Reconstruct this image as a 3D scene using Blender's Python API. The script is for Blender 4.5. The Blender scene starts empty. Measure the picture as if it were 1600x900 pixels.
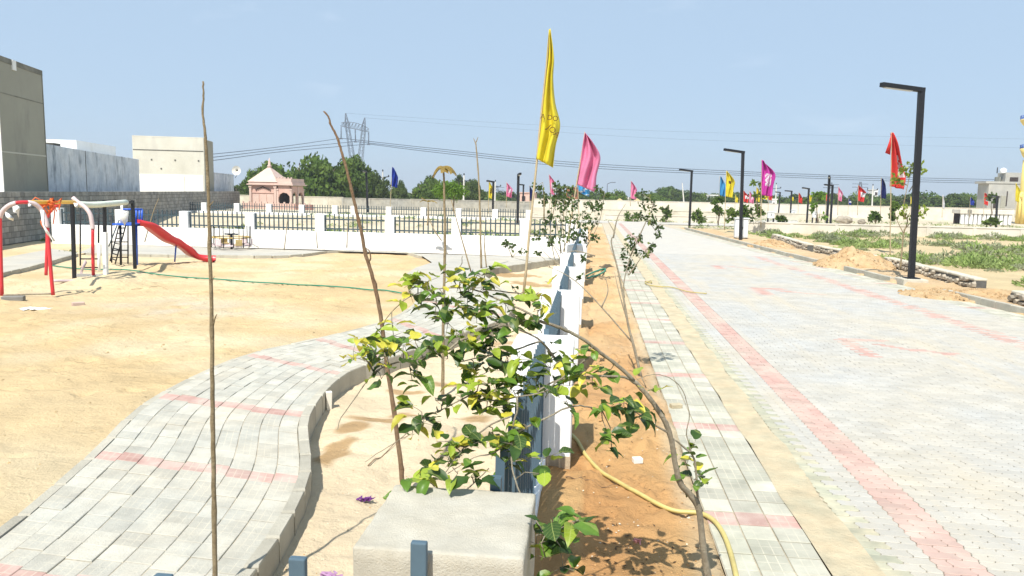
import bpy, bmesh, math, random
import numpy as np
from mathutils import Matrix, Vector, noise as mnoise

rnd = random.Random(7)
S = bpy.context.scene
COL = S.collection

# ------------------------------------------------------------------ camera
F, HC = 1180.0, 2.5
PITCH = math.atan(147.4 / F)
YAW = math.atan(122 / (F / math.cos(PITCH)))
ROLL = 0.021
RM = Matrix.Rotation(YAW, 3, 'Z') @ Matrix.Rotation(math.pi/2 - PITCH, 3, 'X') @ Matrix.Rotation(ROLL, 3, 'Z')
cam = bpy.data.cameras.new('camera')
cam.sensor_width = 36.0
cam.lens = 36.0 * F / 1600.0
cam.clip_start, cam.clip_end = 0.05, 6000
camo = bpy.data.objects.new('camera', cam)
COL.objects.link(camo)
camo.matrix_world = Matrix.Translation((0, 0, HC)) @ RM.to_4x4()
S.camera = camo

# ------------------------------------------------------------------ sky and sun
SUN_EL, SUN_AZ = math.radians(54), math.radians(16)     # azimuth: degrees left of straight behind
to_sun = Vector((-math.sin(SUN_AZ)*math.cos(SUN_EL), -math.cos(SUN_AZ)*math.cos(SUN_EL), math.sin(SUN_EL)))
W = bpy.data.worlds.new('World'); S.world = W; W.use_nodes = True
nt = W.node_tree; nt.nodes.clear()
sky = nt.nodes.new('ShaderNodeTexSky'); sky.sky_type = 'NISHITA'; sky.sun_disc = False
sky.sun_elevation = SUN_EL; sky.sun_rotation = math.atan2(to_sun.x, to_sun.y)
sky.altitude = 200; sky.air_density = 1.0; sky.dust_density = 0.0; sky.ozone_density = 3.0
bg = nt.nodes.new('ShaderNodeBackground'); bg.inputs['Strength'].default_value = 0.105
# thin streaks of high cloud over the whole sky
tc = nt.nodes.new('ShaderNodeTexCoord')
mp = nt.nodes.new('ShaderNodeMapping'); mp.inputs['Scale'].default_value = (3.2, 3.2, 11.0); mp.inputs['Location'].default_value = (1.2, 4.7, 0.3)
nz = nt.nodes.new('ShaderNodeTexNoise'); nz.inputs['Scale'].default_value = 2.1; nz.inputs['Detail'].default_value = 6
cr = nt.nodes.new('ShaderNodeValToRGB'); cr.color_ramp.elements[0].position = 0.63; cr.color_ramp.elements[1].position = 0.90
cr.color_ramp.elements[1].color = (0.35, 0.35, 0.35, 1)
mx = nt.nodes.new('ShaderNodeMixRGB'); mx.inputs['Color2'].default_value = (6.6, 7.3, 8.2, 1)
out = nt.nodes.new('ShaderNodeOutputWorld')
L = nt.links.new
L(tc.outputs['Generated'], mp.inputs['Vector']); L(mp.outputs['Vector'], nz.inputs['Vector']); L(nz.outputs['Fac'], cr.inputs['Fac'])
hz = nt.nodes.new('ShaderNodeMixRGB'); hz.inputs['Fac'].default_value = 0.86; hz.inputs['Color2'].default_value = (3.52, 4.68, 6.02, 1)   # even summer haze over the whole sky
L(sky.outputs['Color'], hz.inputs['Color1'])
L(cr.outputs['Color'], mx.inputs['Fac']); L(hz.outputs['Color'], mx.inputs['Color1']); L(mx.outputs['Color'], bg.inputs['Color']); L(bg.outputs['Background'], out.inputs['Surface'])

sl = bpy.data.lights.new('sun', 'SUN'); sl.energy = 5.0; sl.angle = math.radians(0.53); sl.color = (1.0, 0.955, 0.88)
so = bpy.data.objects.new('sun', sl); COL.objects.link(so)
so.rotation_euler = to_sun.to_track_quat('Z', 'Y').to_euler()
S.view_settings.view_transform = 'Standard'
S.view_settings.look = 'None'
S.view_settings.gamma = 1.0
S.view_settings.use_curve_mapping = False
S.view_settings.exposure = 0.47
S.render.engine = 'CYCLES'

# ------------------------------------------------------------------ pixel helpers: where a photographed point stands in the place
CAMP = Vector((0, 0, HC))
def ray(px, py): return RM @ Vector((px - 800, 450 - py, -F))
def onz(px, py, z=0.0):
    d = ray(px, py); return CAMP + d * ((z - HC) / d.z)
def ony(px, py, Y):
    d = ray(px, py); return CAMP + d * (Y / d.y)
def onplane(px, py, P, nrm):
    d = ray(px, py); return CAMP + d * ((P - CAMP).dot(nrm) / d.dot(nrm))

# ------------------------------------------------------------------ materials
def mat(name, col, rough=0.8, var=0.15, scale=6.0, col2=None, scale2=1.5, mix2=0.5, bump=0.0, bscale=40.0, metal=0.0,
        spec=0.3, attr=False, objrand=0.0, streak=None, streakcol=None, translucent=0.0, groove=False, vein=False, coord='Object', detail=5):
    m = bpy.data.materials.new(name); m.use_nodes = True
    n = m.node_tree.nodes; l = m.node_tree.links; n.clear()
    o = n.new('ShaderNodeOutputMaterial'); b = n.new('ShaderNodeBsdfPrincipled')
    b.inputs['Roughness'].default_value = rough; b.inputs['Metallic'].default_value = metal
    b.inputs['Specular IOR Level'].default_value = spec
    if coord == 'World':
        g = n.new('ShaderNodeNewGeometry'); vec = g.outputs['Position']
    else:
        g = n.new('ShaderNodeTexCoord'); vec = g.outputs[coord]
    def nzn(sc, det=detail, v=vec, rgh=0.6):
        t = n.new('ShaderNodeTexNoise'); t.inputs['Scale'].default_value = sc; t.inputs['Detail'].default_value = det; t.inputs['Roughness'].default_value = rgh
        l.new(v, t.inputs['Vector']); return t
    def ramp(src, a, bb):
        r = n.new('ShaderNodeMapRange'); r.inputs['From Min'].default_value = a; r.inputs['From Max'].default_value = bb; l.new(src, r.inputs['Value']); return r.outputs['Result']
    def mixc(fac, c1, c2, mode='MIX'):
        x = n.new('ShaderNodeMixRGB'); x.blend_type = mode
        if isinstance(fac, (int, float)): x.inputs['Fac'].default_value = fac
        else: l.new(fac, x.inputs['Fac'])
        for k, c in ((1, c1), (2, c2)):
            if hasattr(c, 'is_output') or hasattr(c, 'node'): l.new(c, x.inputs[k])
            else: x.inputs[k].default_value = (*c[:3], 1)
        return x.outputs[0]
    cur = None
    if attr:
        a = n.new('ShaderNodeAttribute'); a.attribute_name = 'Col'; cur = a.outputs['Color']
    else: cur = (*col, 1)
    if col2 is not None:
        cur = mixc(ramp(nzn(scale2).outputs['Fac'], 0.5 - 0.25*(1.2-mix2), 0.5 + 0.25), cur if not isinstance(cur, tuple) else cur, col2)
    # value variation
    t = nzn(scale)
    vr = n.new('ShaderNodeMapRange'); vr.inputs['From Min'].default_value = 0.25; vr.inputs['From Max'].default_value = 0.75
    vr.inputs['To Min'].default_value = 1 - var; vr.inputs['To Max'].default_value = 1 + var
    l.new(t.outputs['Fac'], vr.inputs['Value'])
    val = vr.outputs['Result']
    if objrand > 0:
        oi = n.new('ShaderNodeObjectInfo'); at = n.new('ShaderNodeAttribute'); at.attribute_name = 'rnd'
        ad = n.new('ShaderNodeMath'); ad.operation = 'ADD'; l.new(oi.outputs['Random'], ad.inputs[0]); l.new(at.outputs['Fac'], ad.inputs[1])
        fr = n.new('ShaderNodeMath'); fr.operation = 'FRACT'; l.new(ad.outputs[0], fr.inputs[0])
        mr = n.new('ShaderNodeMapRange'); mr.inputs['To Min'].default_value = 1 - objrand; mr.inputs['To Max'].default_value = 1 + objrand; l.new(fr.outputs[0], mr.inputs['Value'])
        mu = n.new('ShaderNodeMath'); mu.operation = 'MULTIPLY'; l.new(val, mu.inputs[0]); l.new(mr.outputs['Result'], mu.inputs[1]); val = mu.outputs[0]
    cv = n.new('ShaderNodeCombineColor')
    for k in range(3): l.new(val, cv.inputs[k])
    cur = mixc(1.0, cur, cv.outputs[0], 'MULTIPLY')
    if streak:
        mpp = n.new('ShaderNodeMapping'); mpp.inputs['Scale'].default_value = streak; l.new(vec, mpp.inputs['Vector'])
        st = nzn(1.0, 6, mpp.outputs['Vector'], 0.65)
        cur = mixc(ramp(st.outputs['Fac'], 0.53, 0.72), cur, streakcol)
    if vein:        # pale midrib and side veins along the blade
        sv = n.new('ShaderNodeSeparateXYZ'); l.new(vec, sv.inputs[0])
        def mth(op, a_, b_=None):
            q_ = n.new('ShaderNodeMath'); q_.operation = op
            for kk, vv in enumerate((a_, b_)):
                if vv is None: continue
                if isinstance(vv, (int, float)): q_.inputs[kk].default_value = vv
                else: l.new(vv, q_.inputs[kk])
            return q_.outputs[0]
        axx = mth('ABSOLUTE', sv.outputs[0]); mid_ = mth('LESS_THAN', axx, 0.016)
        side_ = mth('GREATER_THAN', mth('SINE', mth('MULTIPLY', mth('SUBTRACT', sv.outputs[1], mth('MULTIPLY', axx, 0.8)), 38.0)), 0.93)
        cur = mixc(mth('MULTIPLY', mth('MAXIMUM', mid_, mth('MULTIPLY', side_, 0.55)), 0.5), cur, (0.42,0.46,0.14))
    if groove:      # pressed cross lines of the tile face, filled with pale dust
        uv = n.new('ShaderNodeUVMap'); uv.uv_map = 'UVMap'; sp = n.new('ShaderNodeSeparateXYZ'); l.new(uv.outputs[0], sp.inputs[0]); fac = None
        for ax_ in (0, 1):
            for off_ in ((0.5,) if ax_ else (0.34, 0.67)):
                d1 = n.new('ShaderNodeMath'); d1.operation = 'SUBTRACT'; l.new(sp.outputs[ax_], d1.inputs[0]); d1.inputs[1].default_value = off_
                d2 = n.new('ShaderNodeMath'); d2.operation = 'ABSOLUTE'; l.new(d1.outputs[0], d2.inputs[0])
                d3 = n.new('ShaderNodeMath'); d3.operation = 'LESS_THAN'; l.new(d2.outputs[0], d3.inputs[0]); d3.inputs[1].default_value = 0.016
                if fac is None: fac = d3.outputs[0]
                else:
                    d4 = n.new('ShaderNodeMath'); d4.operation = 'MAXIMUM'; l.new(fac, d4.inputs[0]); l.new(d3.outputs[0], d4.inputs[1]); fac = d4.outputs[0]
        gn = ramp(nzn(2.5).outputs['Fac'], 0.35, 0.65); d5 = n.new('ShaderNodeMath'); d5.operation = 'MULTIPLY'; l.new(fac, d5.inputs[0]); l.new(gn, d5.inputs[1])
        d6 = n.new('ShaderNodeMath'); d6.operation = 'MULTIPLY'; l.new(d5.outputs[0], d6.inputs[0]); d6.inputs[1].default_value = 0.75
        cur = mixc(d6.outputs[0], cur, (0.60,0.55,0.43))
    l.new(cur, b.inputs['Base Color'])
    if bump > 0:
        bt = nzn(bscale, 12, vec, 0.72)
        bp = n.new('ShaderNodeBump'); bp.inputs['Strength'].default_value = min(1.0, bump*8); bp.inputs['Distance'].default_value = bump*0.12
        l.new(bt.outputs['Fac'], bp.inputs['Height']); l.new(bp.outputs['Normal'], b.inputs['Normal'])
    if translucent > 0:
        tr = n.new('ShaderNodeBsdfTranslucent'); l.new(cur, tr.inputs['Color'])
        ms = n.new('ShaderNodeMixShader'); ms.inputs['Fac'].default_value = translucent
        l.new(b.outputs[0], ms.inputs[1]); l.new(tr.outputs[0], ms.inputs[2]); l.new(ms.outputs[0], o.inputs['Surface'])
    else: l.new(b.outputs[0], o.inputs['Surface'])
    return m

M = {}
M['ground'] = mat('sandy_ground', (1,1,1), 0.95, 0.15, 0.9, attr=True, bump=0.6, bscale=5, coord='World', spec=0.1, detail=12)
M['tile'] = mat('grey_cement_tile', (0.43,0.42,0.365), 0.85, 0.16, 5.0, col2=(0.49,0.45,0.365), scale2=1.1, mix2=0.8, bump=0.10, bscale=50, objrand=0.10, coord='World', spec=0.2, groove=True)
M['tile_red'] = mat('faded_red_tile', (0.45,0.275,0.235), 0.85, 0.16, 4.0, col2=(0.49,0.42,0.36), scale2=2.0, mix2=0.7, bump=0.06, bscale=60, objrand=0.12, coord='World', spec=0.2, groove=True)
M['ftile'] = mat('greenish_cement_tile', (0.385,0.38,0.305), 0.85, 0.2, 4.0, col2=(0.48,0.455,0.38), scale2=1.4, bump=0.06, bscale=60, objrand=0.16, coord='World', spec=0.2, groove=True)
M['paver'] = mat('grey_paver', (0.41,0.405,0.38), 0.85, 0.10, 2.0, col2=(0.46,0.415,0.33), scale2=0.45, mix2=0.7, bump=0.08, bscale=60, objrand=0.06, streak=(1.5,0.12,1.0), streakcol=(0.47,0.42,0.33), coord='World', spec=0.2)
M['paver_red'] = mat('faded_red_paver', (0.45,0.285,0.245), 0.85, 0.14, 3.0, col2=(0.49,0.42,0.35), scale2=0.9, mix2=0.8, bump=0.05, bscale=70, objrand=0.1, coord='World', spec=0.2)
M['joint'] = mat('sand_joint', (0.47,0.41,0.31), 0.95, 0.25, 12, bump=0.1, bscale=60, coord='World', spec=0.1)
M['gutter'] = mat('gutter_sand', (0.55,0.44,0.29), 0.95, 0.2, 4, col2=(0.42,0.39,0.28), scale2=3, mix2=0.2, bump=0.15, bscale=25, coord='World', spec=0.1)
M['kerb'] = mat('kerb_concrete', (0.47,0.44,0.36), 0.9, 0.2, 5, col2=(0.36,0.34,0.28), scale2=2.5, mix2=0.3, bump=0.12, bscale=35, objrand=0.1, coord='World', spec=0.15)
M['concrete'] = mat('raw_concrete', (0.49,0.45,0.36), 0.92, 0.14, 5, col2=(0.52,0.5,0.43), scale2=3, bump=0.10, bscale=110, coord='World', spec=0.15)
M['white'] = mat('white_plaster', (0.80,0.80,0.78), 0.8, 0.05, 3, bump=0.03, bscale=30, coord='World', spec=0.2)
M['whitedirty'] = mat('dusty_white_plaster', (0.80,0.80,0.78), 0.85, 0.06, 3, col2=(0.70,0.64,0.52), scale2=0.8, mix2=-0.2, bump=0.03, bscale=30, coord='World')
M['pale'] = mat('blue_grey_painted_steel', (0.075,0.12,0.155), 0.55, 0.12, 10, coord='World', spec=0.3, bump=0.02, bscale=40)
M['pale_dark'] = mat('dark_blue_grey_steel', (0.045,0.07,0.082), 0.5, 0.12, 10, coord='World', spec=0.35)
M['black'] = mat('black_powder_coat', (0.012,0.013,0.016), 0.5, 0.1, 8, spec=0.3)
M['bark'] = mat('grey_brown_bark', (0.29,0.245,0.175), 0.9, 0.3, 25, col2=(0.40,0.36,0.27), scale2=8, bump=0.2, bscale=70, coord='World')
M['barkbrown'] = mat('brown_bark', (0.21,0.13,0.075), 0.9, 0.3, 25, col2=(0.29,0.2,0.12), scale2=8, bump=0.2, bscale=70, coord='World')
M['barkpale'] = mat('pale_stick_bark', (0.34,0.27,0.165), 0.9, 0.3, 25, col2=(0.24,0.18,0.10), scale2=9, mix2=0.3, bump=0.2, bscale=70, coord='World')
M['bamboo'] = mat('bamboo_pole', (0.42,0.34,0.21), 0.6, 0.2, 10, coord='World')
def leafmat(n, c, tl=0.3): return mat(n, c, 0.42, 0.22, 22, translucent=tl, spec=0.45, objrand=0.25, vein=True)
M['leaf_dark'] = leafmat('dark_green_leaf', (0.038,0.082,0.014))
M['leaf_mid'] = leafmat('green_leaf', (0.10,0.195,0.022))
M['leaf_lime'] = leafmat('lime_leaf', (0.27,0.36,0.035))
M['leaf_yellow'] = leafmat('yellow_leaf', (0.55,0.50,0.06))
M['leaf_small'] = leafmat('small_dark_leaf', (0.06,0.105,0.025))
M['foliage'] = mat('tree_foliage', (0.062,0.115,0.018), 0.7, 0.5, 0.6, col2=(0.135,0.19,0.035), scale2=0.35, translucent=0.25, coord='World', spec=0.15)
M['foliage2'] = mat('dull_tree_foliage', (0.05,0.085,0.02), 0.7, 0.5, 0.6, col2=(0.10,0.135,0.035), scale2=0.3, translucent=0.25, coord='World', spec=0.15)
M['foliage_bright'] = mat('bright_foliage', (0.13,0.23,0.03), 0.6, 0.35, 2.0, translucent=0.35, coord='World', spec=0.2)
M['trunk'] = mat('tree_trunk', (0.12,0.09,0.06), 0.95, 0.3, 6, coord='World')
M['tuft'] = mat('ground_cover_green', (0.215,0.31,0.085), 0.8, 0.35, 1.2, col2=(0.31,0.36,0.15), scale2=0.7, translucent=0.2, coord='World', spec=0.1)
M['tuftgrey'] = mat('ground_cover_grey_green', (0.28,0.305,0.18), 0.8, 0.3, 1.5, translucent=0.2, coord='World', spec=0.1)

# ------------------------------------------------------------------ mesh builder
class MB:
    def __init__(s, tile=False): s.v, s.f, s.mi, s.r, s.sm, s.tile = [], [], [], [], [], tile
    def add(s, vs, fs, mi=0, r=None, smooth=False):
        o = len(s.v); s.v += [tuple(p) for p in vs]
        for f in fs: s.f.append(tuple(i + o for i in f)); s.mi.append(mi); s.r.append(r); s.sm.append(smooth)
    def box(s, c, d, mi=0, rz=0.0, r=None, top=1.0):
        """c centre of the BASE, d full dims, rz turn, top taper"""
        cx, cy, cz = c; dx, dy, dz = d; ca, sa = math.cos(rz), math.sin(rz); vs = []
        for z, k in ((0, 1.0), (dz, top)):
            for x, y in ((-1,-1),(1,-1),(1,1),(-1,1)):
                X, Y = x*dx/2*k, y*dy/2*k
                vs.append((cx + X*ca - Y*sa, cy + X*sa + Y*ca, cz + z))
        s.add(vs, [(3,2,1,0),(4,5,6,7),(0,1,5,4),(1,2,6,5),(2,3,7,6),(3,0,4,7)], mi, r)
    def beam(s, a, b, w, h=None, mi=0):
        a, b = Vector(a), Vector(b); h = h or w; d = (b-a).normalized()
        up = Vector((0,0,1)) if abs(d.z) < 0.95 else Vector((0,1,0))
        x = d.cross(up).normalized(); y = x.cross(d).normalized()
        vs = [p + x*(sx*w/2) + y*(sy*h/2) for p in (a, b) for sx, sy in ((-1,-1),(1,-1),(1,1),(-1,1))]
        s.add(vs, [(0,1,2,3),(7,6,5,4),(0,4,5,1),(1,5,6,2),(2,6,7,3),(3,7,4,0)], mi)
    def tube(s, pts, rad, n=6, mi=0, cap=True, wob=0.0):
        pts = [Vector(p) for p in pts]
        if isinstance(rad, (int, float)): rad = [rad]*len(pts)
        vs, fs = [], []; ref = None
        for i, p in enumerate(pts):
            d = (pts[min(i+1, len(pts)-1)] - pts[max(i-1, 0)])
            d = d.normalized() if d.length > 1e-9 else Vector((0,0,1))
            if ref is None: ref = Vector((1,0,0)) if abs(d.x) < 0.8 else Vector((0,1,0))
            x = (ref - d*ref.dot(d)).normalized(); y = d.cross(x); ref = x
            for k in range(n):
                a = 2*math.pi*k/n; rr = rad[i]*(1 + (rnd.uniform(-wob, wob) if wob else 0))
                vs.append(p + (x*math.cos(a) + y*math.sin(a))*rr)
        for i in range(len(pts)-1):
            for k in range(n):
                fs.append((i*n+k, i*n+(k+1)%n, (i+1)*n+(k+1)%n, (i+1)*n+k))
        if cap: fs.append(tuple(range(n))[::-1]); fs.append(tuple((len(pts)-1)*n + k for k in range(n)))
        s.add(vs, fs, mi, smooth=True)
    def mesh(s, name, mats):
        me = bpy.data.meshes.new(name); me.from_pydata(s.v, [], s.f)
        for m in (mats if isinstance(mats, (list, tuple)) else [mats]): me.materials.append(m)
        if any(s.mi): me.polygons.foreach_set('material_index', s.mi)
        me.polygons.foreach_set('use_smooth', s.sm)
        if any(x is not None for x in s.r):
            a = me.attributes.new('rnd', 'FLOAT', 'FACE'); a.data.foreach_set('value', [x or 0.0 for x in s.r])
        if s.tile:
            uvl = me.uv_layers.new(name='UVMap'); uvs = np.zeros((len(me.loops), 2), np.float32); q4 = ((0,0),(1,0),(1,1),(0,1))
            for pi, p_ in enumerate(me.polygons):
                if pi % 9 == 0:
                    for kk, li in enumerate(p_.loop_indices): uvs[li] = q4[kk]
            uvl.data.foreach_set('uv', uvs.ravel())
        me.update(); return me
    def build(s, name, mats, parent=None, loc=None, bevel=0.0):
        me = s.mesh(name, mats); return link(name, me, parent, loc, bevel)

def link(name, me, parent=None, loc=None, bevel=0.0):
    o = bpy.data.objects.new(name, me); COL.objects.link(o)
    if loc is not None: o.location = loc
    if parent is not None: o.parent = parent
    if bevel:
        b = o.modifiers.new('bevel', 'BEVEL'); b.width = bevel; b.segments = 2; b.limit_method = 'ANGLE'
    return o
def tag(o, label=None, cat=None, group=None, kind=None):
    if label: o['label'] = label
    if cat: o['category'] = cat
    if group: o['group'] = group
    if kind: o['kind'] = kind
    return o
def thing(name, loc, label, cat, group=None, rz=0.0):
    o = bpy.data.objects.new(name, None); COL.objects.link(o); o.location = loc; o.rotation_euler[2] = rz; o.empty_display_size = 0.2
    return tag(o, label, cat, group)
def cr_spline(pts, n):
    """Catmull-Rom through pts, n samples per segment"""
    P = [Vector(p) for p in pts]; P = [P[0]*2-P[1]] + P + [P[-1]*2-P[-2]]; o = []
    for i in range(1, len(P)-2):
        for k in range(n):
            t = k/n; a, b, c, d = P[i-1], P[i], P[i+1], P[i+2]
            o.append(0.5*((2*b) + (c-a)*t + (2*a-5*b+4*c-d)*t*t + (3*b-3*c+d-a)*t**3))
    o.append(P[-2]); return o
def lerp(a, b, t): return a + (b-a)*t
def resample(pts, step):
    out, acc = [pts[0].copy()], 0.0
    for a, b in zip(pts, pts[1:]):
        L_ = (b-a).length; t = step - acc
        while t <= L_: out.append(a + (b-a)*(t/L_)); t += step
        acc = (acc + L_) % step
    return out

# ------------------------------------------------------------------ layout lines
PZ = 0.05
PAIRS = [((-150,930),(230,1040)),((-40,890),(330,925)),((147,716),(463,757)),((247,622),(470,652)),((385,556),(529,586)),
         ((492,531),(600,561)),((609,500),(690,530)),((655,470),(785,495)),((640,445),(795,465))]
PL = [onz(*a, PZ) for a, b in PAIRS]; PR = [onz(*b, PZ) for a, b in PAIRS]
PL[0] = Vector((-4.15,1.9,PZ)); PR[0] = Vector((-2.35,2.1,PZ))
PL[1] = Vector((-3.95,4.05,PZ)); PR[1] = Vector((-2.15,3.95,PZ))
ROWS = 10
SL, SR = cr_spline(PL, ROWS), cr_spline(PR, ROWS)
# far loop of the garden path round the playground
PLAY_FAR = [onz(*p, 0) for p in [(632,445),(635,430),(650,420),(675,412),(660,402),(635,396),(590,394),(515,394),(465,400),(415,402),(340,401),(240,400),(123,397)]]
PLAY_LEFT = [Vector((-18.4,25.5,0)), Vector((-16.0,18.9,0)), Vector((-14.6,12,0)), Vector((-13.5,4,0))]
BED_FAR = [onz(*p, PZ) for p in [(795,465),(780,452),(762,440),(752,430),(765,421),(800,415),(850,408),(885,404)]]
BED_POLY = [p.xy for p in SR] + [p.xy for p in BED_FAR[1:]] + [Vector((-0.45,29)), Vector((-0.45,1.5))]
KERB_R = [Vector(p) for p in [(11.2,1,0),(10.75,8,0),(9.85,18,0),(9.25,26,0),(8.5,37,0),(8.0,47,0),(7.2,62,0),(6.9,70,0)]]
def kerb_x(y):
    for a, b in zip(KERB_R, KERB_R[1:]):
        if a.y <= y <= b.y: return lerp(a.x, b.x, (y-a.y)/(b.y-a.y))
    return KERB_R[0].x if y < 1 else KERB_R[-1].x

def inpoly(x, y, poly):
    r = np.zeros(x.shape, bool); n = len(poly); j = n-1
    for i in range(n):
        xi, yi, xj, yj = poly[i][0], poly[i][1], poly[j][0], poly[j][1]
        c = ((yi > y) != (yj > y)) & (x < (xj-xi)*(y-yi)/((yj-yi) + 1e-12) + xi); r ^= c; j = i
    return r

# ------------------------------------------------------------------ ground sheet
_NG = {}
def vnoise(x, y, sc, seed):
    if seed not in _NG: _NG[seed] = np.random.RandomState(seed).rand(257, 257)
    g = _NG[seed]
    u, v = (x*sc) % 256, (y*sc) % 256; i, j = u.astype(int), v.astype(int); a, b = u-i, v-j
    a, b = a*a*(3-2*a), b*b*(3-2*b)
    return g[i,j]*(1-a)*(1-b) + g[i+1,j]*a*(1-b) + g[i,j+1]*(1-a)*b + g[i+1,j+1]*a*b - 0.5
MOUNDS = [(-12.9,18.1,0.13,0.8),(-11.9,18.2,0.10,0.8),(-13.5,20.0,0.10,1.0),(-15.2,22.6,0.10,1.4),(-13.3,22.2,0.16,0.45),(-8.5,11.5,0.05,1.4),(-12.4,14.5,0.07,0.7)]
def ground_h(x, y):
    x = np.asarray(x, float); y = np.asarray(y, float)
    dist = np.hypot(x, y)
    fade = np.clip(1.3 - dist/60, 0.15, 1)
    z = (vnoise(x, y, 0.55, 1)*0.07 + vnoise(x, y, 1.7, 2)*0.035 + vnoise(x, y, 4.5, 3)*0.02 + vnoise(x, y, 11, 4)*0.011)*fade - 0.045
    for mx_, my_, h, r in MOUNDS: z += h*np.exp(-((x-mx_)**2 + (y-my_)**2)/(2*(r*0.6)**2))
    bed = inpoly(x, y, BED_POLY)
    zb = -0.16 + vnoise(x, y, 0.9, 5)*0.10 + vnoise(x, y, 3.3, 6)*0.045 + vnoise(x, y, 9, 7)*0.022
    z = np.where(bed, zb, z)
    rb = (x > -0.45) & (x < 0.98) & (y < 60)
    zr = 0.0 + vnoise(x, y, 1.3, 8)*0.09 + vnoise(x, y, 4.0, 9)*0.085 + vnoise(x, y, 11, 10)*0.04 - 0.02*np.clip((x-0.8)/0.18, 0, 1)
    z = np.where(rb, zr, z)
    kx = np.interp(y, [p.y for p in KERB_R], [p.x for p in KERB_R])
    road = (x >= 0.98) & (x < kx + 0.02) & (y < 72)
    z = np.where(road, -0.09, z)
    verge = (x >= kx + 0.02) & (x < kx + 2.0) & (y < 62)
    z = np.where(verge, 0.07 + vnoise(x, y, 1.5, 11)*0.09 + vnoise(x, y, 5, 12)*0.045, z)
    bank = np.clip((y-44)/9, 0, 1)*np.clip((-1.5-x)/4, 0, 1); z = z + 0.5*bank*bank*(3-2*bank)*(y < 200)
    plot = (x >= kx + 2.0) & (y < 62)
    z = np.where(plot, 0.02 + vnoise(x, y, 0.4, 13)*0.12 + vnoise(x, y, 2, 14)*0.05, z)
    return z
def gh(x, y): return float(ground_h(np.array([x]), np.array([y]))[0])
def axis(lo, hi, step, far, k=1.22):
    a = list(np.arange(lo, hi + 1e-6, step)); s = step; p = hi
    while p < far: s *= k; p += s; a.append(p)
    s = step; p = lo; pre = []
    while p > -far: s *= k; p -= s; pre.append(p)
    return np.array(pre[::-1] + a)
gx = np.concatenate([axis(-17, -5.2, 0.07, 1600)[axis(-17, -5.2, 0.07, 1600) < -5.12], np.arange(-5.1, 1.3, 0.045), np.arange(1.4, 12, 0.16), axis(12, 13, 0.2, 1600)[axis(12, 13, 0.2, 1600) > 12.05]])
ay = axis(31, 45, 0.3, 1600)
gy = np.concatenate([[-60, -20, -6, -1], np.arange(0.5, 12, 0.05), np.arange(12, 31, 0.09), ay[ay > 31.1]])
X, Y = np.meshgrid(gx, gy, indexing='ij')
Zg = ground_h(X, Y)
# footprints, scuffs and shovel marks pressed into the sand
_fr = random.Random(77)
def press(x, y, a, l_, w_, dep):
    i0, i1 = np.searchsorted(gx, [x-l_*1.8, x+l_*1.8]); j0, j1 = np.searchsorted(gy, [y-l_*1.8, y+l_*1.8])
    if i1-i0 < 2 or j1-j0 < 2: return
    u = (X[i0:i1,j0:j1]-x)*math.cos(a) + (Y[i0:i1,j0:j1]-y)*math.sin(a); v = -(X[i0:i1,j0:j1]-x)*math.sin(a) + (Y[i0:i1,j0:j1]-y)*math.cos(a)
    r2_ = (u/l_)**2 + (v/w_)**2
    Zg[i0:i1,j0:j1] += dep*(-np.exp(-r2_*1.6) + 0.45*np.exp(-(np.sqrt(r2_)-1.25)**2*5))
for k in range(60):           # walking tracks
    x, y, a = _fr.uniform(-14, -5.4), _fr.uniform(6, 26), _fr.uniform(0, 6.28)
    for st in range(_fr.randint(4, 12)):
        x += 0.55*math.cos(a) + _fr.gauss(0, .04); y += 0.55*math.sin(a) + _fr.gauss(0, .04); a += _fr.gauss(0, .1); s_ = 0.09*(1 if st % 2 else -1)
        px_, py_ = x - s_*math.sin(a), y + s_*math.cos(a)
        if -15.5 < px_ < -5.2 and 5 < py_ < 27: press(px_, py_, a, 0.18, 0.09, 0.05)
for k in range(420): 
    x, y = _fr.uniform(-15, -5.0), _fr.uniform(5, 27); press(x, y, _fr.uniform(0, 3.1), _fr.uniform(0.1, 0.35), _fr.uniform(0.06, 0.16), _fr.uniform(-0.04, 0.05))
for k in range(260):
    x, y = _fr.uniform(0.0, 0.85), 3.4 + 22*_fr.random()**1.5; press(x, y, _fr.uniform(0, 3.1), _fr.uniform(0.06, 0.16), _fr.uniform(0.04, 0.1), _fr.uniform(-0.055, 0.05))
for k in range(200):
    x, y = _fr.uniform(-2.0, -0.85), 3.4 + 12*_fr.random()**1.3; press(x, y, _fr.uniform(0, 3.1), _fr.uniform(0.06, 0.2), _fr.uniform(0.04, 0.12), _fr.uniform(-0.02, 0.022))
nx, ny = len(gx), len(gy)
me = bpy.data.meshes.new('ground')
co = np.stack([X, Y, Zg], -1).reshape(-1, 3)
idx = np.arange(nx*ny).reshape(nx, ny)
q = np.stack([idx[:-1,:-1], idx[1:,:-1], idx[1:,1:], idx[:-1,1:]], -1).reshape(-1, 4)
me.vertices.add(nx*ny); me.vertices.foreach_set('co', co.ravel())
me.loops.add(q.size); me.loops.foreach_set('vertex_index', q.ravel())
me.polygons.add(len(q)); me.polygons.foreach_set('loop_start', np.arange(0, q.size, 4)); me.polygons.foreach_set('loop_total', np.full(len(q), 4))
me.polygons.foreach_set('use_smooth', np.ones(len(q), bool))
# the soils: pale yellow playground sand, whitish bed sand, orange dug soil, dusty plots
col = np.zeros((nx, ny, 3)); col[:] = (0.55,0.41,0.225)
n1 = vnoise(X, Y, 0.35, 21)[..., None] + 0.5; n2 = vnoise(X, Y, 1.1, 22)[..., None] + 0.5
nb_ = np.clip(n1*n2*2.4 + vnoise(X, Y, 0.18, 29)[..., None]*0.9 - 0.15, 0, 1); col = col*(1-0.75*nb_) + np.array((0.62,0.515,0.34))*0.75*nb_
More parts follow.
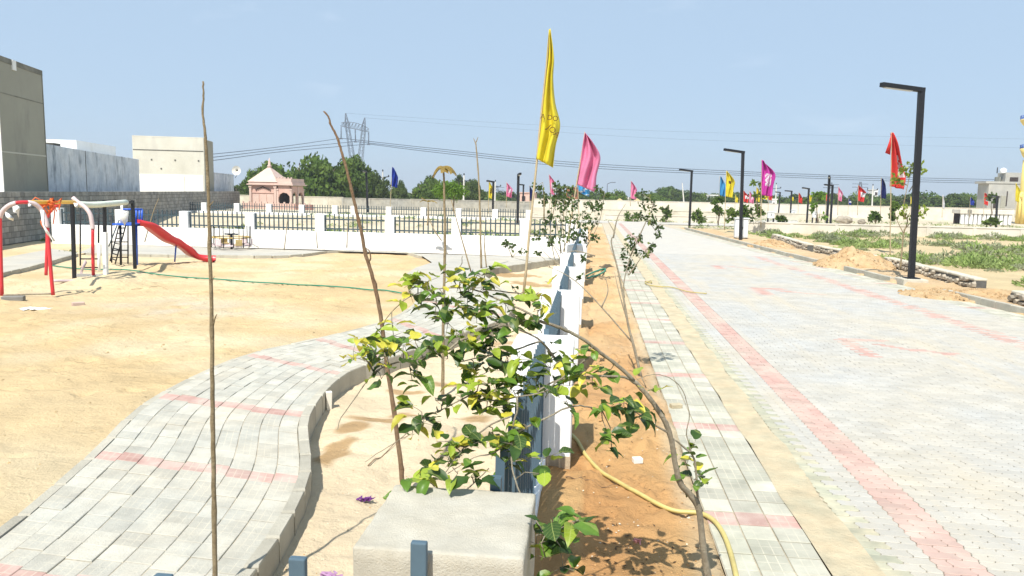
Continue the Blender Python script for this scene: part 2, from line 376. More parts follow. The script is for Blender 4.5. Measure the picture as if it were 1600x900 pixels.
# trampled grey cement dust near the hose
gd = np.exp(-(((X+8.6)/1.9)**2 + ((Y-15.0)/1.3)**2))[..., None]*np.clip(vnoise(X, Y, 2.2, 23)[..., None]*1.6+0.6, 0, 1)
col = col*(1-0.6*gd) + np.array((0.50,0.47,0.40))*0.6*gd
bed = inpoly(X, Y, BED_POLY)
damp = np.clip((vnoise(X, Y, 0.8, 24)[..., None]*2.2 + vnoise(X, Y, 3, 25)[..., None]*0.8 - 0.65)*3, 0, 0.8)
for (qx, qy, rx_, ry_) in ((525,705,0.16,0.55),(548,668,0.22,0.3),(600,655,0.45,0.16),(640,648,0.35,0.14),(640,612,0.3,0.12),(700,600,0.3,0.15),(800,430,1.0,0.9),(835,445,0.8,0.6),(745,655,0.25,0.2)):
    pc = onz(qx, qy, -0.16); dd_ = np.exp(-(((X-pc.x)/rx_)**2 + ((Y-pc.y)/ry_)**2))[..., None]
    damp = np.maximum(damp, np.clip((dd_ + vnoise(X, Y, 5, 31)[..., None]*0.5 - 0.42)*5, 0, 1))
bc = np.array((0.66,0.54,0.37))*(1-damp) + np.array((0.42,0.285,0.15))*damp
col = np.where(bed[..., None], bc, col)
rb = (X > -0.45) & (X < 0.98) & (Y < 60)
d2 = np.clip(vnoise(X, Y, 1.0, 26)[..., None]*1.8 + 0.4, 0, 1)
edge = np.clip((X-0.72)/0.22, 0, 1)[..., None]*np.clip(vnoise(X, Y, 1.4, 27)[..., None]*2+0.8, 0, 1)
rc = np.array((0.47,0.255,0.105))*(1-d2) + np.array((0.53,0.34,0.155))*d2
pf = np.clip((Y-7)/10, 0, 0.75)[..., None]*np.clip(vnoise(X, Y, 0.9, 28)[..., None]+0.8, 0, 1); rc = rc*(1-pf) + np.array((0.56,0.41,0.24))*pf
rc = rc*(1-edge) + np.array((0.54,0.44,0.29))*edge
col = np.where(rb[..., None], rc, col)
kx = np.interp(gy, [p.y for p in KERB_R], [p.x for p in KERB_R])[None, :]
vg = (X > kx) & (X < kx+2.0) & (Y < 62)
col = np.where(vg[..., None], np.array((0.50,0.345,0.19))*(1-0.5*n2) + np.array((0.55,0.45,0.31))*0.5*n2, col)
pl = (X > kx+2.0) & (Y < 62)
col = np.where(pl[..., None], np.array((0.50,0.40,0.24)), col)
far = (Y > 62)
col = np.where(far[..., None], np.array((0.52,0.45,0.33))*(0.85+0.3*n1), col)
lf = (Y > 30.8) & (Y <= 62) & (X < -0.5)
col = np.where(lf[..., None], np.array((0.54,0.46,0.33))*(0.85+0.3*n2), col)
ca = me.color_attributes.new('Col', 'FLOAT_COLOR', 'POINT')
ca.data.foreach_set('color', np.concatenate([col, np.ones((nx, ny, 1))], -1).ravel())
me.materials.append(M['ground']); me.update()
tag(link('ground', me), kind='structure')

# ------------------------------------------------------------------ garden path of tiles (left)
def prism(poly, z0, z1, ch=0.004):
    """a slab over polygon poly (ccw list of xy) with a chamfered top edge"""
    n = len(poly); c = sum((Vector(p) for p in poly), Vector((0,0)))/n; vs = []
    for p in poly: vs.append((p[0], p[1], z0))
    for p in poly: vs.append((p[0], p[1], z1-ch))
    for p in poly:
        d = c-Vector(p); k = ch/max(d.length, 1e-6); vs.append((p[0]+d.x*k*1.4, p[1]+d.y*k*1.4, z1))
    fs = [tuple(range(2*n, 3*n))]
    for a in (0, n):
        for i in range(n): fs.append((a+i, a+(i+1)%n, a+n+(i+1)%n, a+n+i))
    return vs, fs
def quads_ccw(a, b, c, d):
    p = [Vector(x[:2]) for x in (a, b, c, d)]
    ar = sum(p[i].x*p[(i+1)%4].y - p[(i+1)%4].x*p[i].y for i in range(4))
    return p if ar > 0 else p[::-1]

gp = MB()
for i in range(len(SL)-1):
    a, b, c, d = SL[i], SR[i], SR[i+1], SL[i+1]
    gp.add([Vector((p.x, p.y, PZ-0.009)) for p in (a, b, c, d)] , [(0,1,2,3)])
path = gp.build('garden_path', M['joint']); tag(path, kind='structure')
NCOL = 9
tiles = []
for i in range(len(SL)-1):
    for j in range(NCOL):
        red = (i % ROWS == 0)
        def pt(ii, jj, gi, gj):
            fi = ii + gi; k = min(int(max(fi, 0)), len(SL)-2); t = fi-k
            l_, r_ = lerp(SL[k], SL[k+1], t), lerp(SR[k], SR[k+1], t)
            return lerp(l_, r_, (jj + gj)/NCOL)
        off = 0.16*math.sin(j*1.7)          # columns slip a little against each other
        g = 0.012
        q4 = [pt(i+off, j, g, g), pt(i+off, j, g, 1-g*1.6), pt(i+off, j, 1-g, 1-g*1.6), pt(i+off, j, 1-g, g)]
        c = sum(q4, Vector())/4
        tiles.append(((c-CAMP).length, quads_ccw(*q4), red))
tiles.sort(key=lambda t: t[0])
# those behind the lens side are never seen: prefer tiles inside the view
def inview(c): 
    q_ = RM.transposed() @ (Vector((c[0], c[1], 0)) - CAMP); u = 800 + F*q_.x/-q_.z; v = 450 - F*q_.y/-q_.z
    return q_.z < 0 and -30 < u < 1630 and v < 930
vis = [t for t in tiles if inview(sum(t[1], Vector((0,0)))/4)]
rest = [t for t in tiles if not inview(sum(t[1], Vector((0,0)))/4)]
for n_, (dd, poly, red) in enumerate(vis[:300]):
    z1 = PZ + rnd.uniform(-0.005, 0.005)
    mb = MB(True); vs, fs = prism(poly, PZ-0.02, z1); r_ = rnd.random(); mb.add(vs, fs, 0, r_); mb.build('tile', M['tile_red' if red else 'tile'], path)
mb = MB(True)
for dd, poly, red in vis[300:] + rest:
    vs, fs = prism(poly, PZ-0.02, PZ + rnd.uniform(-0.003, 0.003)); mb.add(vs, fs, 1 if red else 0, rnd.random())
tag(mb.build('tiles', [M['tile'], M['tile_red']], path), kind='stuff')
# far loop: one sheet, joints by the material
M['farpath'] = mat('far_path_tiles', (0.40,0.385,0.345), 0.85, 0.12, 1.2, col2=(0.46,0.42,0.34), scale2=0.5, bump=0.04, bscale=8, coord='World')
bm = bmesh.new()
polyA = [SL[-1]] + PLAY_FAR[1:] + [Vector((-20.5,29.6,0)), Vector((-0.9,29.6,0)), Vector((-0.9,27.6,0))] + BED_FAR[::-1]
vsA = [bm.verts.new((p.x, p.y, PZ-0.006)) for p in polyA]; fA = bm.faces.new(vsA)
bmesh.ops.triangulate(bm, faces=[fA]); bmesh.ops.recalc_face_normals(bm, faces=bm.faces[:])
me = bpy.data.meshes.new('path_far'); bm.to_mesh(me); bm.free(); me.materials.append(M['farpath'])
tag(link('garden_path_loop', me), kind='structure')
mb = MB()
ll = PLAY_LEFT
for a, b in zip(ll, ll[1:]):
    mb.add([(a.x,a.y,PZ-0.006),(b.x,b.y,PZ-0.006),(b.x-2.3,b.y+0.8,PZ-0.006),(a.x-2.1,a.y+1.4,PZ-0.006)], [(3,2,1,0)])
tag(mb.build('side_path', M['farpath']), kind='structure')

# kerbs: stones laid end to end
def kerb(name, pts, step, w, ztop, zbot, side):
    P = resample(pts, step)
    core = MB()
    for a, b in zip(P, P[1:]):
        d = b-a; d.z = 0; d.normalize(); nrm = Vector((d.y, -d.x, 0))*side
        core.add([Vector((p.x, p.y, z)) for p in (a+nrm*0.015, b+nrm*0.015, b+nrm*(w-0.015), a+nrm*(w-0.015)) for z in (zbot, ztop-0.03)], [(0,2,3,1),(2,4,5,3),(4,6,7,5),(6,0,1,7),(1,3,5,7)])
    h = core.build(name, M['joint']); tag(h, kind='structure')
    for a, b in zip(P, P[1:]):
        d = b-a; d.z = 0; d.normalize(); nrm = Vector((d.y, -d.x, 0))*side
        a2, b2 = a + d*0.008 + nrm*rnd.uniform(-.003,.003), b - d*0.008 + nrm*rnd.uniform(-.003,.003)
        vs, fs = prism(quads_ccw(*[(p.x, p.y) for p in (a2, b2, b2+nrm*w, a2+nrm*w)]), zbot-0.01, ztop + rnd.uniform(-0.005, 0.005), 0.014)
        mk = MB(); mk.add(vs, fs, 0, rnd.random()); mk.build('kerb_stone', M['kerb'], h)
    return h
kerb('path_kerb', [Vector((p.x, p.y, 0)) for p in SR[8:]], 0.42, 0.10, PZ+0.03, -0.32, 1)
kerb('bed_kerb', [Vector((p.x, p.y, 0)) for p in cr_spline(BED_FAR, 6)], 0.45, 0.12, PZ+0.03, -0.3, 1)
kerb('sand_edge_kerb', [Vector((p.x, p.y, 0)) for p in SL[6:]], 0.6, 0.09, PZ-0.002, -0.2, -1)
kerb('playground_kerb', cr_spline(PLAY_LEFT[::-1], 4), 0.6, 0.12, PZ+0.02, -0.3, 1)
kerb('loop_kerb', [Vector((p.x, p.y, 0)) for p in cr_spline(PLAY_FAR[4:], 4)], 0.6, 0.12, PZ+0.02, -0.3, -1)

# ------------------------------------------------------------------ footway and road on the right
FX0, FX1, GX1 = 0.98, 1.69, 2.02
mb = MB(); mb.add([(FX0,-2,-0.014),(FX1,-2,-0.014),(FX1,72,-0.014),(FX0,72,-0.014)], [(0,1,2,3)])
foot = mb.build('footway', M['joint']); tag(foot, kind='structure')
P_T = 0.2415; ft = []
for i in range(-2, 190):
    y0 = 3.3 + i*P_T
    for j in range(3):
        w = (FX1-FX0)/3; x0 = FX0 + j*w; sh = 0.5*P_T*(0 if j != 1 else 0.12); g = 0.005
        ft.append((y0, [Vector((x0+g, y0+sh+g)), Vector((x0+w-g, y0+sh+g)), Vector((x0+w-g, y0+sh+P_T-g)), Vector((x0+g, y0+sh+P_T-g))], i % 10 == 0))
ft = [t for t in ft if t[0] > 4.6 or True]
visf = [t for t in ft if t[0] > 4.55][:300]; restf = [t for t in ft if t not in visf]
for y0, poly, red in visf:
    m_ = MB(True); vs, fs = prism(poly, -0.02, rnd.uniform(-0.004, 0.004)); m_.add(vs, fs, 0, rnd.random()); m_.build('tile', M['tile_red' if red else 'ftile'], foot)
m_ = MB(True)
for y0, poly, red in restf:
    vs, fs = prism(poly, -0.02, rnd.uniform(-0.003, 0.003)); m_.add(vs, fs, 1 if red else 0, rnd.random())
tag(m_.build('tiles', [M['ftile'], M['tile_red']], foot), kind='stuff')
# thin sand shoulder between soil and footway, and the sandy gutter
mb = MB(); nn = 160
for i in range(nn):
    ya, yb = -2 + i*74/nn, -2 + (i+1)*74/nn
    wa, wb = 0.035*math.sin(i*1.3)+0.02*math.sin(i*3.1), 0.035*math.sin((i+1)*1.3)+0.02*math.sin((i+1)*3.1)
    mb.add([(FX1-0.01+wa*0.3,ya,0.006),(GX1+0.01+wa*0.7,ya,0.006),(GX1+0.01+wb*0.7,yb,0.006),(FX1-0.01+wb*0.3,yb,0.006)], [(0,1,2,3)])
tag(mb.build('gutter', M['gutter']), kind='structure')

mb = MB()
ys = [-2, 1, 8, 18, 26, 37, 47, 62, 70]
for a, b in zip(ys, ys[1:]):
    mb.add([(GX1-0.1,a,-0.010),(kerb_x(a)-0.75,a,-0.010),(kerb_x(b)-0.75,b,-0.010),(GX1-0.1,b,-0.010)], [(0,1,2,3)])
road = mb.build('road', M['joint']); tag(road, kind='structure')
def is_red(x, y):
    if 2.46 <= x < 2.79: return True
    if 7.55 <= x+0.035*(y-16)*0.9 < 7.95: return rnd.random() < 0.72
    for (cx, cy, w, h, t) in ((5.3,13.3,1.7,1.7,0.22),(5.4,21.0,1.7,1.6,0.24),(5.3,28.0,1.6,1.4,0.25)):
        dx, dy = abs(x-cx), abs(y-cy)
        if dx < w/2 and dy < h/2:
            if x < cx-w/2+t*1.2 or (y > cy+h/2-t and x < cx+0.1) or abs(dy-0.0) < 0.0: return True
            if abs((y-cy)+0.55*(x-cx)-0.15) < t*0.5 and x > cx-0.25: return True
    return False
PU, PYL = 0.11, 0.11          # stones are one or two units long, waved on every side
def paver_poly(units, fine=True):
    pts = []; Lx = PU*units; g = 0.0025
    n, m_ = (4*units, 4) if fine else (1, 1)
    ax, ay_ = (0.004, 0.011) if fine else (0, 0)
    for k in range(n): t = k/n; pts.append(Vector(((t-0.5)*(Lx-2*g), -PYL/2+g + ax*math.sin(2*math.pi*t*units))))
    for k in range(m_): t = k/m_; pts.append(Vector((Lx/2-g + ay_*math.sin(2*math.pi*t), (t-0.5)*(PYL-2*g))))
    for k in range(n): t = 1-k/n; pts.append(Vector(((t-0.5)*(Lx-2*g), PYL/2-g + ax*math.sin(2*math.pi*t*units))))
    for k in range(m_): t = 1-k/m_; pts.append(Vector((-Lx/2+g + ay_*math.sin(2*math.pi*t), (t-0.5)*(PYL-2*g))))
    return pts
PP = {(u, f): paver_poly(u, f) for u in (1, 2) for f in (True, False)}
def paver_mesh(nm, u, m_):
    b = MB(); vs, fs = prism(PP[(u, True)], -0.012, 0.0, 0.004); b.add(vs, fs); return b.mesh(nm, m_)
M['paver_moss'] = mat('mossy_edge_paver', (0.36,0.365,0.28), 0.9, 0.2, 5, col2=(0.46,0.41,0.29), scale2=2.5, bump=0.06, bscale=60, objrand=0.12, coord='World')
PMAT = [M['paver'], M['paver_red'], M['paver_moss']]
PMESH = {(u, k): paver_mesh('paver', u, PMAT[k]) for u in (1, 2) for k in (0, 1, 2)}
pv = []; iy = 0; y = 1.5
while y < 34:
    xe = kerb_x(y) - 0.85; x = GX1; seq = [1,2,1,2,1] if iy % 2 else [2,2,1,2]
    q_i = 0
    while x < xe:
        u_ = seq[q_i] if q_i < len(seq) else (1 if (q_i == len(seq) and iy % 2) else 2)
        c = Vector((x+PU*u_/2, y+PYL/2, 0)); q_ = RM.transposed() @ (c-CAMP)
        if q_.z < 0:
            u, v = 800 + F*q_.x/-q_.z, 450 - F*q_.y/-q_.z
            if -40 < u < 1680 and v < 950:
                kind = 2 if c.x < GX1+0.13 else (1 if is_red(c.x, c.y) else 0)
                pv.append(((c-CAMP).length, c, u_, kind, -20 < u < 1620 and v < 910))
        x += PU*u_; q_i += 1
    y += PYL; iy += 1
pv.sort(key=lambda t: t[0])
near = [t for t in pv if t[4]][:300]; ns = set(id(t) for t in near)
for d_, c, u_, kind, _ in near:
    o = link('paver', PMESH[(u_, kind)], road); o.location = (c.x, c.y, 0.004 + rnd.uniform(-0.0025, 0.0025)); o.rotation_euler = (rnd.uniform(-.008,.008), rnd.uniform(-.008,.008), rnd.uniform(-.01,.01))
b = MB()
for t in pv:
    if id(t) in ns: continue
    d_, c, u_, kind, _ = t; dz = 0.004 + rnd.uniform(-0.0025, 0.0025)
    vs, fs = prism([p + c.xy for p in PP[(u_, d_ < 12)]], -0.012+dz, dz, 0.004)
    b.add(vs, fs, kind, rnd.random())
tag(b.build('pavers', PMAT, road), kind='stuff')
# beyond the last laid stones the sheet carries the paving
M['farpaver'] = mat('far_paving', (0.45,0.43,0.39), 0.85, 0.08, 1.5, col2=(0.49,0.45,0.38), scale2=0.4, coord='World')
mb = MB()
for a, b_ in ((33.98,37),(37,47),(47,62),(62,70.5)):
    mb.add([(GX1-0.02,a,0.002),(kerb_x(a)-0.8,a,0.002),(kerb_x(b_)-0.8,b_,0.002),(GX1-0.02,b_,0.002)], [(0,1,2,3)])
tag(mb.build('road_far_end', M['farpaver']), kind='structure')
mb = MB()
for a, b_ in ((34,70),):
    mb.add([(2.46,a,0.006),(2.78,a,0.006),(2.78,b_,0.006),(2.46,b_,0.006)], [(0,1,2,3)])
tag(mb.build('red_paving_strip', M['paver_red'], road))
# cross road at the far end, and the track that leaves it to the right
mb = MB(); mb.add([(-30,70.4,0.0),(60,70.4,0.0),(60,77,0.0),(-30,77,0.0)], [(0,1,2,3)]); tag(mb.build('cross_road', M['farpaver']), kind='structure')
mb = MB(); mb.add([(17,80,0.02),(21,80,0.02),(31,118,0.02),(26,118,0.02)], [(0,1,2,3)]); tag(mb.build('track', M['farpaver']), kind='structure')
# right footway strip of two tile columns
mb = MB()
for a, b_ in zip(KERB_R, KERB_R[1:]):
    mb.add([(a.x-0.82,a.y,-0.008),(a.x+0.02,a.y,-0.008),(b_.x+0.02,b_.y,-0.008),(b_.x-0.82,b_.y,-0.008)], [(0,1,2,3)])
rf = mb.build('opposite_footway', M['joint']); tag(rf, kind='structure')
cand = []
for i in range(0, 230):
    y0 = 9 + i*0.25
    if y0 > 62: break
    xe = kerb_x(y0)
    for j in range(3):
        x0 = xe-0.79+j*0.26; xs = kerb_x(y0+0.24)-0.79+j*0.26
        cand.append((y0, [Vector((x0, y0)), Vector((x0+0.25, y0)), Vector((xs+0.25, y0+0.24)), Vector((xs, y0+0.24))], i % 10 == 0))
cand = [c for c in cand if inview(c[1][0])]
for y0, poly, red in cand[:120]:
    m_ = MB(True); vs, fs = prism(poly, -0.02, rnd.uniform(-0.003, 0.005)); m_.add(vs, fs, 0, rnd.random()); m_.build('tile', M['tile_red' if red else 'ftile'], rf)
m_ = MB(True)
for y0, poly, red in cand[120:]:
    vs, fs = prism(poly, -0.02, 0.002); m_.add(vs, fs, 1 if red else 0, rnd.random())
tag(m_.build('tiles', [M['ftile'], M['tile_red']], rf), kind='stuff')
for nm, y0, y1 in (('road_kerb', 9.0, 21.9), ('road_kerb', 24.6, 28.4), ('road_kerb', 30.5, 61.0)):
    kerb(nm, [Vector((kerb_x(y0 + (y1-y0)*k/12), y0 + (y1-y0)*k/12, 0)) for k in range(13)], 0.6, 0.13, 0.16, -0.1, 1)
#@@PART2
# ================================================================== FENCES
def pier_mesh(w, d, h, m_, bev=0.012, cap=True):
    b = MB(); b.box((0,0,-0.25), (w, d, h+0.25)); return b.mesh('pier', m_)
def fence(name, label, A, B, piers, top, plinth_h, pw, pd, spacing, pale_m, white_m, cat='fence', first=None, pale_w=0.035, plinth_w=0.24, skip_end=False, plz=0.0, joined=False):
    """A, B ground ends; piers: distances along the line; pickets between piers"""
    A, B = Vector(A), Vector(B); d = (B-A).normalized(); ang = math.atan2(d.y, d.x)
    root = thing(name, A, label, cat, rz=ang)
    pmsh = pier_mesh(pd, pw, top, white_m)
    for s in piers:
        o = link('pier', pmsh, root, (s, 0, 0), 0.012)
    L_ = (B-A).length
    s0, s1 = min(piers), max(piers)
    b = MB(); b.box(((s0+s1)/2, 0, -0.3), (s1-s0, plinth_w, plinth_h+0.3)); b.build('plinth', white_m, root, bevel=0.01)
    ph = top - plinth_h + 0.03
    b = MB(); b.box((0,0,0), (pale_w, 0.025, ph)); b.v = [(x, y, z - (0.02 if (z > 0.1 and y > 0) else 0)) for x, y, z in b.v]
    palem = b.mesh('pale', pale_m)
    for a, c in zip(piers, piers[1:]):
        lo, hi = a + pd/2, c - pd/2
        for zr in (plinth_h + 0.09, top - 0.22):
            r_ = MB(); r_.box(((lo+hi)/2, 0, zr), (hi-lo, 0.03, 0.055)); r_.build('rail', pale_m, root)
        for e in (lo+0.02, hi-0.02):
            r_ = MB(); r_.box((e, 0, plinth_h), (0.04, 0.045, ph-0.06)); r_.build('end_post', pale_m, root)
        n = max(2, int(round((hi-lo)/spacing)))
        for k in range(1, n):
            link('pale', palem, root, (lo + (hi-lo)*k/n, 0, plinth_h + 0.005))
    return root
# road-side fence: painted white piers; corner pier is bare concrete
YP = [6.97, 10.55, 14.1, 17.6, 21.1, 24.6, 28.0, 30.5]
XF = -0.40
b = MB(); b.box((0,0,0), (1,1,1))
root = thing('roadside_fence', (XF, 3.0, 0), 'white pier and blue-grey picket fence running away between orange soil and sandy bed', 'fence')
pw, pd, ptop, plh = 0.56, 0.60, 1.14, 0.13
# the corner pier
b = MB(); n_ = 10
cx0, cx1, cy0, cy1, ch_ = -0.47, 0.19, -0.32, 0.32, 1.14
bm = bmesh.new(); bmesh.ops.create_cube(bm, size=1.0)
for v in bm.verts: v.co = Vector(((cx0+cx1)/2 + v.co.x*(cx1-cx0), v.co.y*(cy1-cy0), -0.4 + (v.co.z+0.5)*(ch_+0.4)))
bmesh.ops.bevel(bm, geom=bm.edges[:], offset=0.007, segments=1, affect='EDGES')
bmesh.ops.subdivide_edges(bm, edges=[e for e in bm.edges if e.calc_length() > 0.1], cuts=34, use_grid_fill=True)
for v in bm.verts:
    n3 = mnoise.noise(v.co*9)*0.004 + mnoise.noise(v.co*32)*0.003 + mnoise.noise(v.co*80)*0.0022
    v.co += v.normal*n3
for f_ in bm.faces: f_.smooth = True
me = bpy.data.meshes.new('corner_pier'); bm.to_mesh(me); bm.free(); me.materials.append(M['concrete'])
o = link('corner_pier', me, root); o['label'] = 'bare unpainted concrete corner pier nearest the camera'
pmsh = pier_mesh(pw, pd, ptop, M['white'])
stain = mat('bare_cement_foot', (0.46,0.37,0.25), 0.9, 0.2, 8, bump=0.1, bscale=40, coord='World')
for y in YP:
    o = link('pier', pmsh, root, (0.0, y-3.0, 0), 0.012)
    b = MB(); b.box((0, 0, -0.2), (pw+0.004, pd+0.004, 0.33)); b.build('pier_foot', stain, o)
ends = [3.0] + YP
b = MB(); b.box((0.0, (YP[-1]-3.0)/2, -0.3), (0.12, YP[-1]-3.0, plh+0.3)); b.build('plinth', M['white'], root, bevel=0.01)
ph = 1.10
b = MB(); b.box((0,0,0), (0.045, 0.022, ph)); b.v = [(x, y, z - (0.035 if (z > 0.1 and x > 0) else 0)) for x, y, z in b.v]
palem = b.mesh('pale', M['pale'])
for a, c in zip(ends, ends[1:]):
    lo, hi = a + (0.33 if a == 3.0 else pd/2), c - pd/2
    for zr in (plh+0.10, 0.92):
        r_ = MB(); r_.box((-0.035, (lo+hi)/2-3.0, zr), (0.03, hi-lo, 0.045)); r_.build('rail', M['pale'], root)
    for e in (lo+0.025, hi-0.025):
        r_ = MB(); r_.box((0, e-3.0, plh), (0.05, 0.05, ph-0.04)); r_.build('end_post', M['pale'], root)
    n = int(round((hi-lo)/0.19))
    for k in range(1, n): link('pale', palem, root, (0, lo + (hi-lo)*k/n - 3.0, plh+0.004))
# front fence: turns left from the corner pier, just under the camera
P3 = [onz(x, y, 1.20) for x, y in ((655,846),(460,871),(255,898))]
froot = thing('front_fence', (P3[0].x, P3[0].y, 0), 'stub of blue-grey picket fence in front of the bare concrete corner pier', 'fence')
for k in range(5):
    p = P3[0] + (P3[2]-P3[0])*(k/2.0)
    b = MB(); b.box((0,0,0.3), (0.062, 0.03, 0.90)); b.build('pale', M['pale'], froot, (p.x-P3[0].x, p.y-P3[0].y, 0), bevel=0.006)
a_, c_ = P3[0], P3[0] + (P3[2]-P3[0])*2.2
b = MB(); b.beam((0.0,0.03,0.55), (c_.x-a_.x, c_.y-a_.y+0.03, 0.55), 0.04); b.build('rail', M['pale'], froot)
b = MB(); b.beam((0.05,0.0,0.0), (c_.x-a_.x, c_.y-a_.y, 0.0), 0.24, 0.6); b.build('plinth', M['concrete'], froot)
# cross fence behind the playground, and the one beyond it
fence('playground_fence', 'white walled picket fence closing the far side of the sandy playground', (-22.9,30.5,0), (-0.4,30.5,0), [0.0,2.92,5.8,8.7,11.72,14.68,17.45,20.24,22.1], 1.48, 0.78, 0.34, 0.38, 0.205, M['pale_dark'], M['white'], pale_w=0.05, plinth_w=0.3)
xsB = [ony(x, 330, 58.0).x for x in (268,320,371,421,472,524,553,608,662,717,774,826)]
fence('second_fence', 'farther low picket fence with short white piers in front of the pink shrine', (xsB[0],58.0,0.5), (xsB[-1],58.0,0.5), [x-xsB[0] for x in xsB], 0.78, 0.12, 0.36, 0.42, 0.2, M['pale_dark'], M['white'], pale_w=0.05, plinth_w=0.3)

# ================================================================== LEFT: block wall and buildings
M['block'] = mat('grey_cement_block', (0.255,0.25,0.235), 0.92, 0.22, 3, col2=(0.31,0.29,0.25), scale2=1.0, bump=0.15, bscale=25, objrand=0.22, coord='World')
M['mortar'] = mat('block_mortar', (0.10,0.098,0.09), 0.95, 0.2, 6, coord='World')
W0 = onz(0, 383, 0); W1 = Vector((-37.3, 76.0, 0)); wd = (W1-W0).normalized(); wn = Vector((wd.y, -wd.x, 0))   # wn points to the playground
WS = W0 - wd*9
def block_wall(name, label, A, d, L_, h, bl, bh, t=0.2, blocks=True, mats=None):
    nrm = Vector((d.y, -d.x, 0)); root = thing(name, A, label, 'wall', rz=math.atan2(d.y, d.x))
    b = MB(); b.box((L_/2, 0, -0.3), (L_, t-0.03, h+0.28)); b.build('wall_core', M['mortar'], root)
    b = MB(); r = 0; z = 0.0
    while z < h - 0.02:
        x = -bl/2 if r % 2 else 0.0
        while x < L_:
            x0, x1 = max(0, x)+0.014, min(L_, x+bl)-0.014
            if x1 - x0 > 0.05: b.box(((x0+x1)/2, rnd.uniform(-0.004,0.004), z+0.012), (x1-x0, t, min(bh, h-z)-0.024), 0, 0, rnd.random())
            x += bl
        z += bh; r += 1
    tag(b.build('blocks', M['block'], root), kind='stuff')
    return root
block_wall('block_wall', 'long grey cement block wall below the plain buildings at left', WS, wd, 62.0, 2.15, 0.40, 0.24)
def plane_pt(px, py, off): return onplane(px, py, W0 - wn*off, wn)
def building(name, label, xs_px, top_px, off, depth, m_front, m_side, extra_top=None, z0=-0.2, wall_name='wall'):
    """side face on the plane parallel to the block wall, between pixel columns xs_px; height from the pixel row of its top"""
    a = plane_pt(xs_px[0], top_px[0], off); c = plane_pt(xs_px[1], top_px[1], off)
    return a, c
M['b1'] = mat('weathered_concrete', (0.37,0.36,0.295), 0.95, 0.2, 0.5, col2=(0.27,0.26,0.205), scale2=0.25, mix2=0.5, bump=0.05, bscale=5, coord='World', streak=(0.5,0.5,0.2), streakcol=(0.25,0.24,0.20))
M['b2'] = mat('patchy_whitewash', (0.78,0.79,0.79), 0.9, 0.16, 2.0, col2=(0.44,0.50,0.56), scale2=0.9, mix2=-0.15, coord='World', bump=0.05, bscale=8, streak=(1.6,1.6,0.5), streakcol=(0.16,0.19,0.22))
M['b3'] = mat('cream_concrete', (0.60,0.585,0.51), 0.9, 0.08, 0.7, col2=(0.50,0.48,0.40), scale2=0.5, mix2=0.2, bump=0.04, bscale=6, coord='World', streak=(0.9,0.9,0.2), streakcol=(0.5,0.48,0.42))
M['b3w'] = mat('whitewashed_band', (0.80,0.79,0.75), 0.9, 0.06, 0.9, coord='World', streak=(0.8,0.8,0.5), streakcol=(0.7,0.68,0.6))
M['soot'] = mat('dark_weather_stain', (0.10,0.098,0.085), 0.95, 0.3, 1.2, coord='World')
M['stain2'] = mat('brown_grey_weathering', (0.17,0.165,0.135), 0.95, 0.35, 1.5, col2=(0.27,0.26,0.21), scale2=1.0, coord='World')
def slab_building(name, label, near, farp, h, width, m_main, parts=(), hs=None):
    """box whose right face runs near->farp along the wall direction; width extends to the left"""
    d = (farp-near); d.z = 0; L_ = d.length; d.normalize(); left = Vector((-d.y, d.x, 0))
    root = thing(name, Vector((near.x, near.y, 0)), label, 'building', rz=math.atan2(d.y, d.x))
    b = MB(); b.box((L_/2, width/2, -0.4), (L_, width, h+0.4))
    if hs: b.v = [(x, y, z if z < 0 else (hs[0] if x < L_/2 else hs[1])) for x, y, z in b.v]
    b.build('wall', m_main, root, bevel=0.03)
    for nm, x0, x1, y0, y1, z0, z1, m_ in parts:
        q_ = MB(); q_.box(((x0+x1)/2, (y0+y1)/2, z0), (x1-x0, y1-y0, z1-z0)); q_.build(nm, m_, root)
    return root
# tall raw block: side face between x = 5 and 70
c = plane_pt(65, 111, 1.2); h1 = c.z; a = onz(-6, 85.2, h1)
Lb = (c-a).xy.length
B1 = slab_building('concrete_building', 'tall raw grey concrete building with stained windowless side at far left', a, c, h1, 9.0, M['b1'], [
    ('parapet_band', 0.01, Lb+0.03, -0.02, 0.25, h1-0.22, h1+0.02, M['stain2']),
    ('floor_joint', 0.0, Lb+0.01, -0.008, 0.1, h1*0.80, h1*0.80+0.05, M['stain2']),
    ('floor_joint', 0.0, Lb+0.01, -0.012, 0.1, h1*0.48, h1*0.48+0.06, M['b3']),
    ('drain_spout', Lb*0.30, Lb*0.38, -0.05, 0.1, h1-0.42, h1+0.02, M['white']),
    ('front_plaster', -0.05, 0.0, 0.0, 9.0, 0, h1*0.75, M['b3w']),
    ('corner_stain', Lb-0.05, Lb+0.02, -0.02, 0.4, 0.2, h1, M['stain2'])])
c = plane_pt(217, 249, 1.6); a = plane_pt(66, 224, 1.6); h2 = (a.z + c.z)/2; hs2 = (a.z, c.z)
Lb = (c-a).xy.length
B2 = slab_building('whitewashed_building', 'low building with streaked bluish whitewashed side beside the tall concrete block', a, c, h2, 8.0, M['b2'], [
    ('wall_joint', Lb*0.36, Lb*0.36+0.06, -0.015, 0.1, 0.5, h2, M['soot']),
    ('roof_house', Lb*0.55, Lb*1.0, 1.5, 6.0, h2, h2+0.75, M['b3w']),
    ('rubble', Lb*0.10, Lb*0.16, 0.1, 0.5, hs2[0]-0.3, hs2[0]+0.12, M['soot'])], hs2)
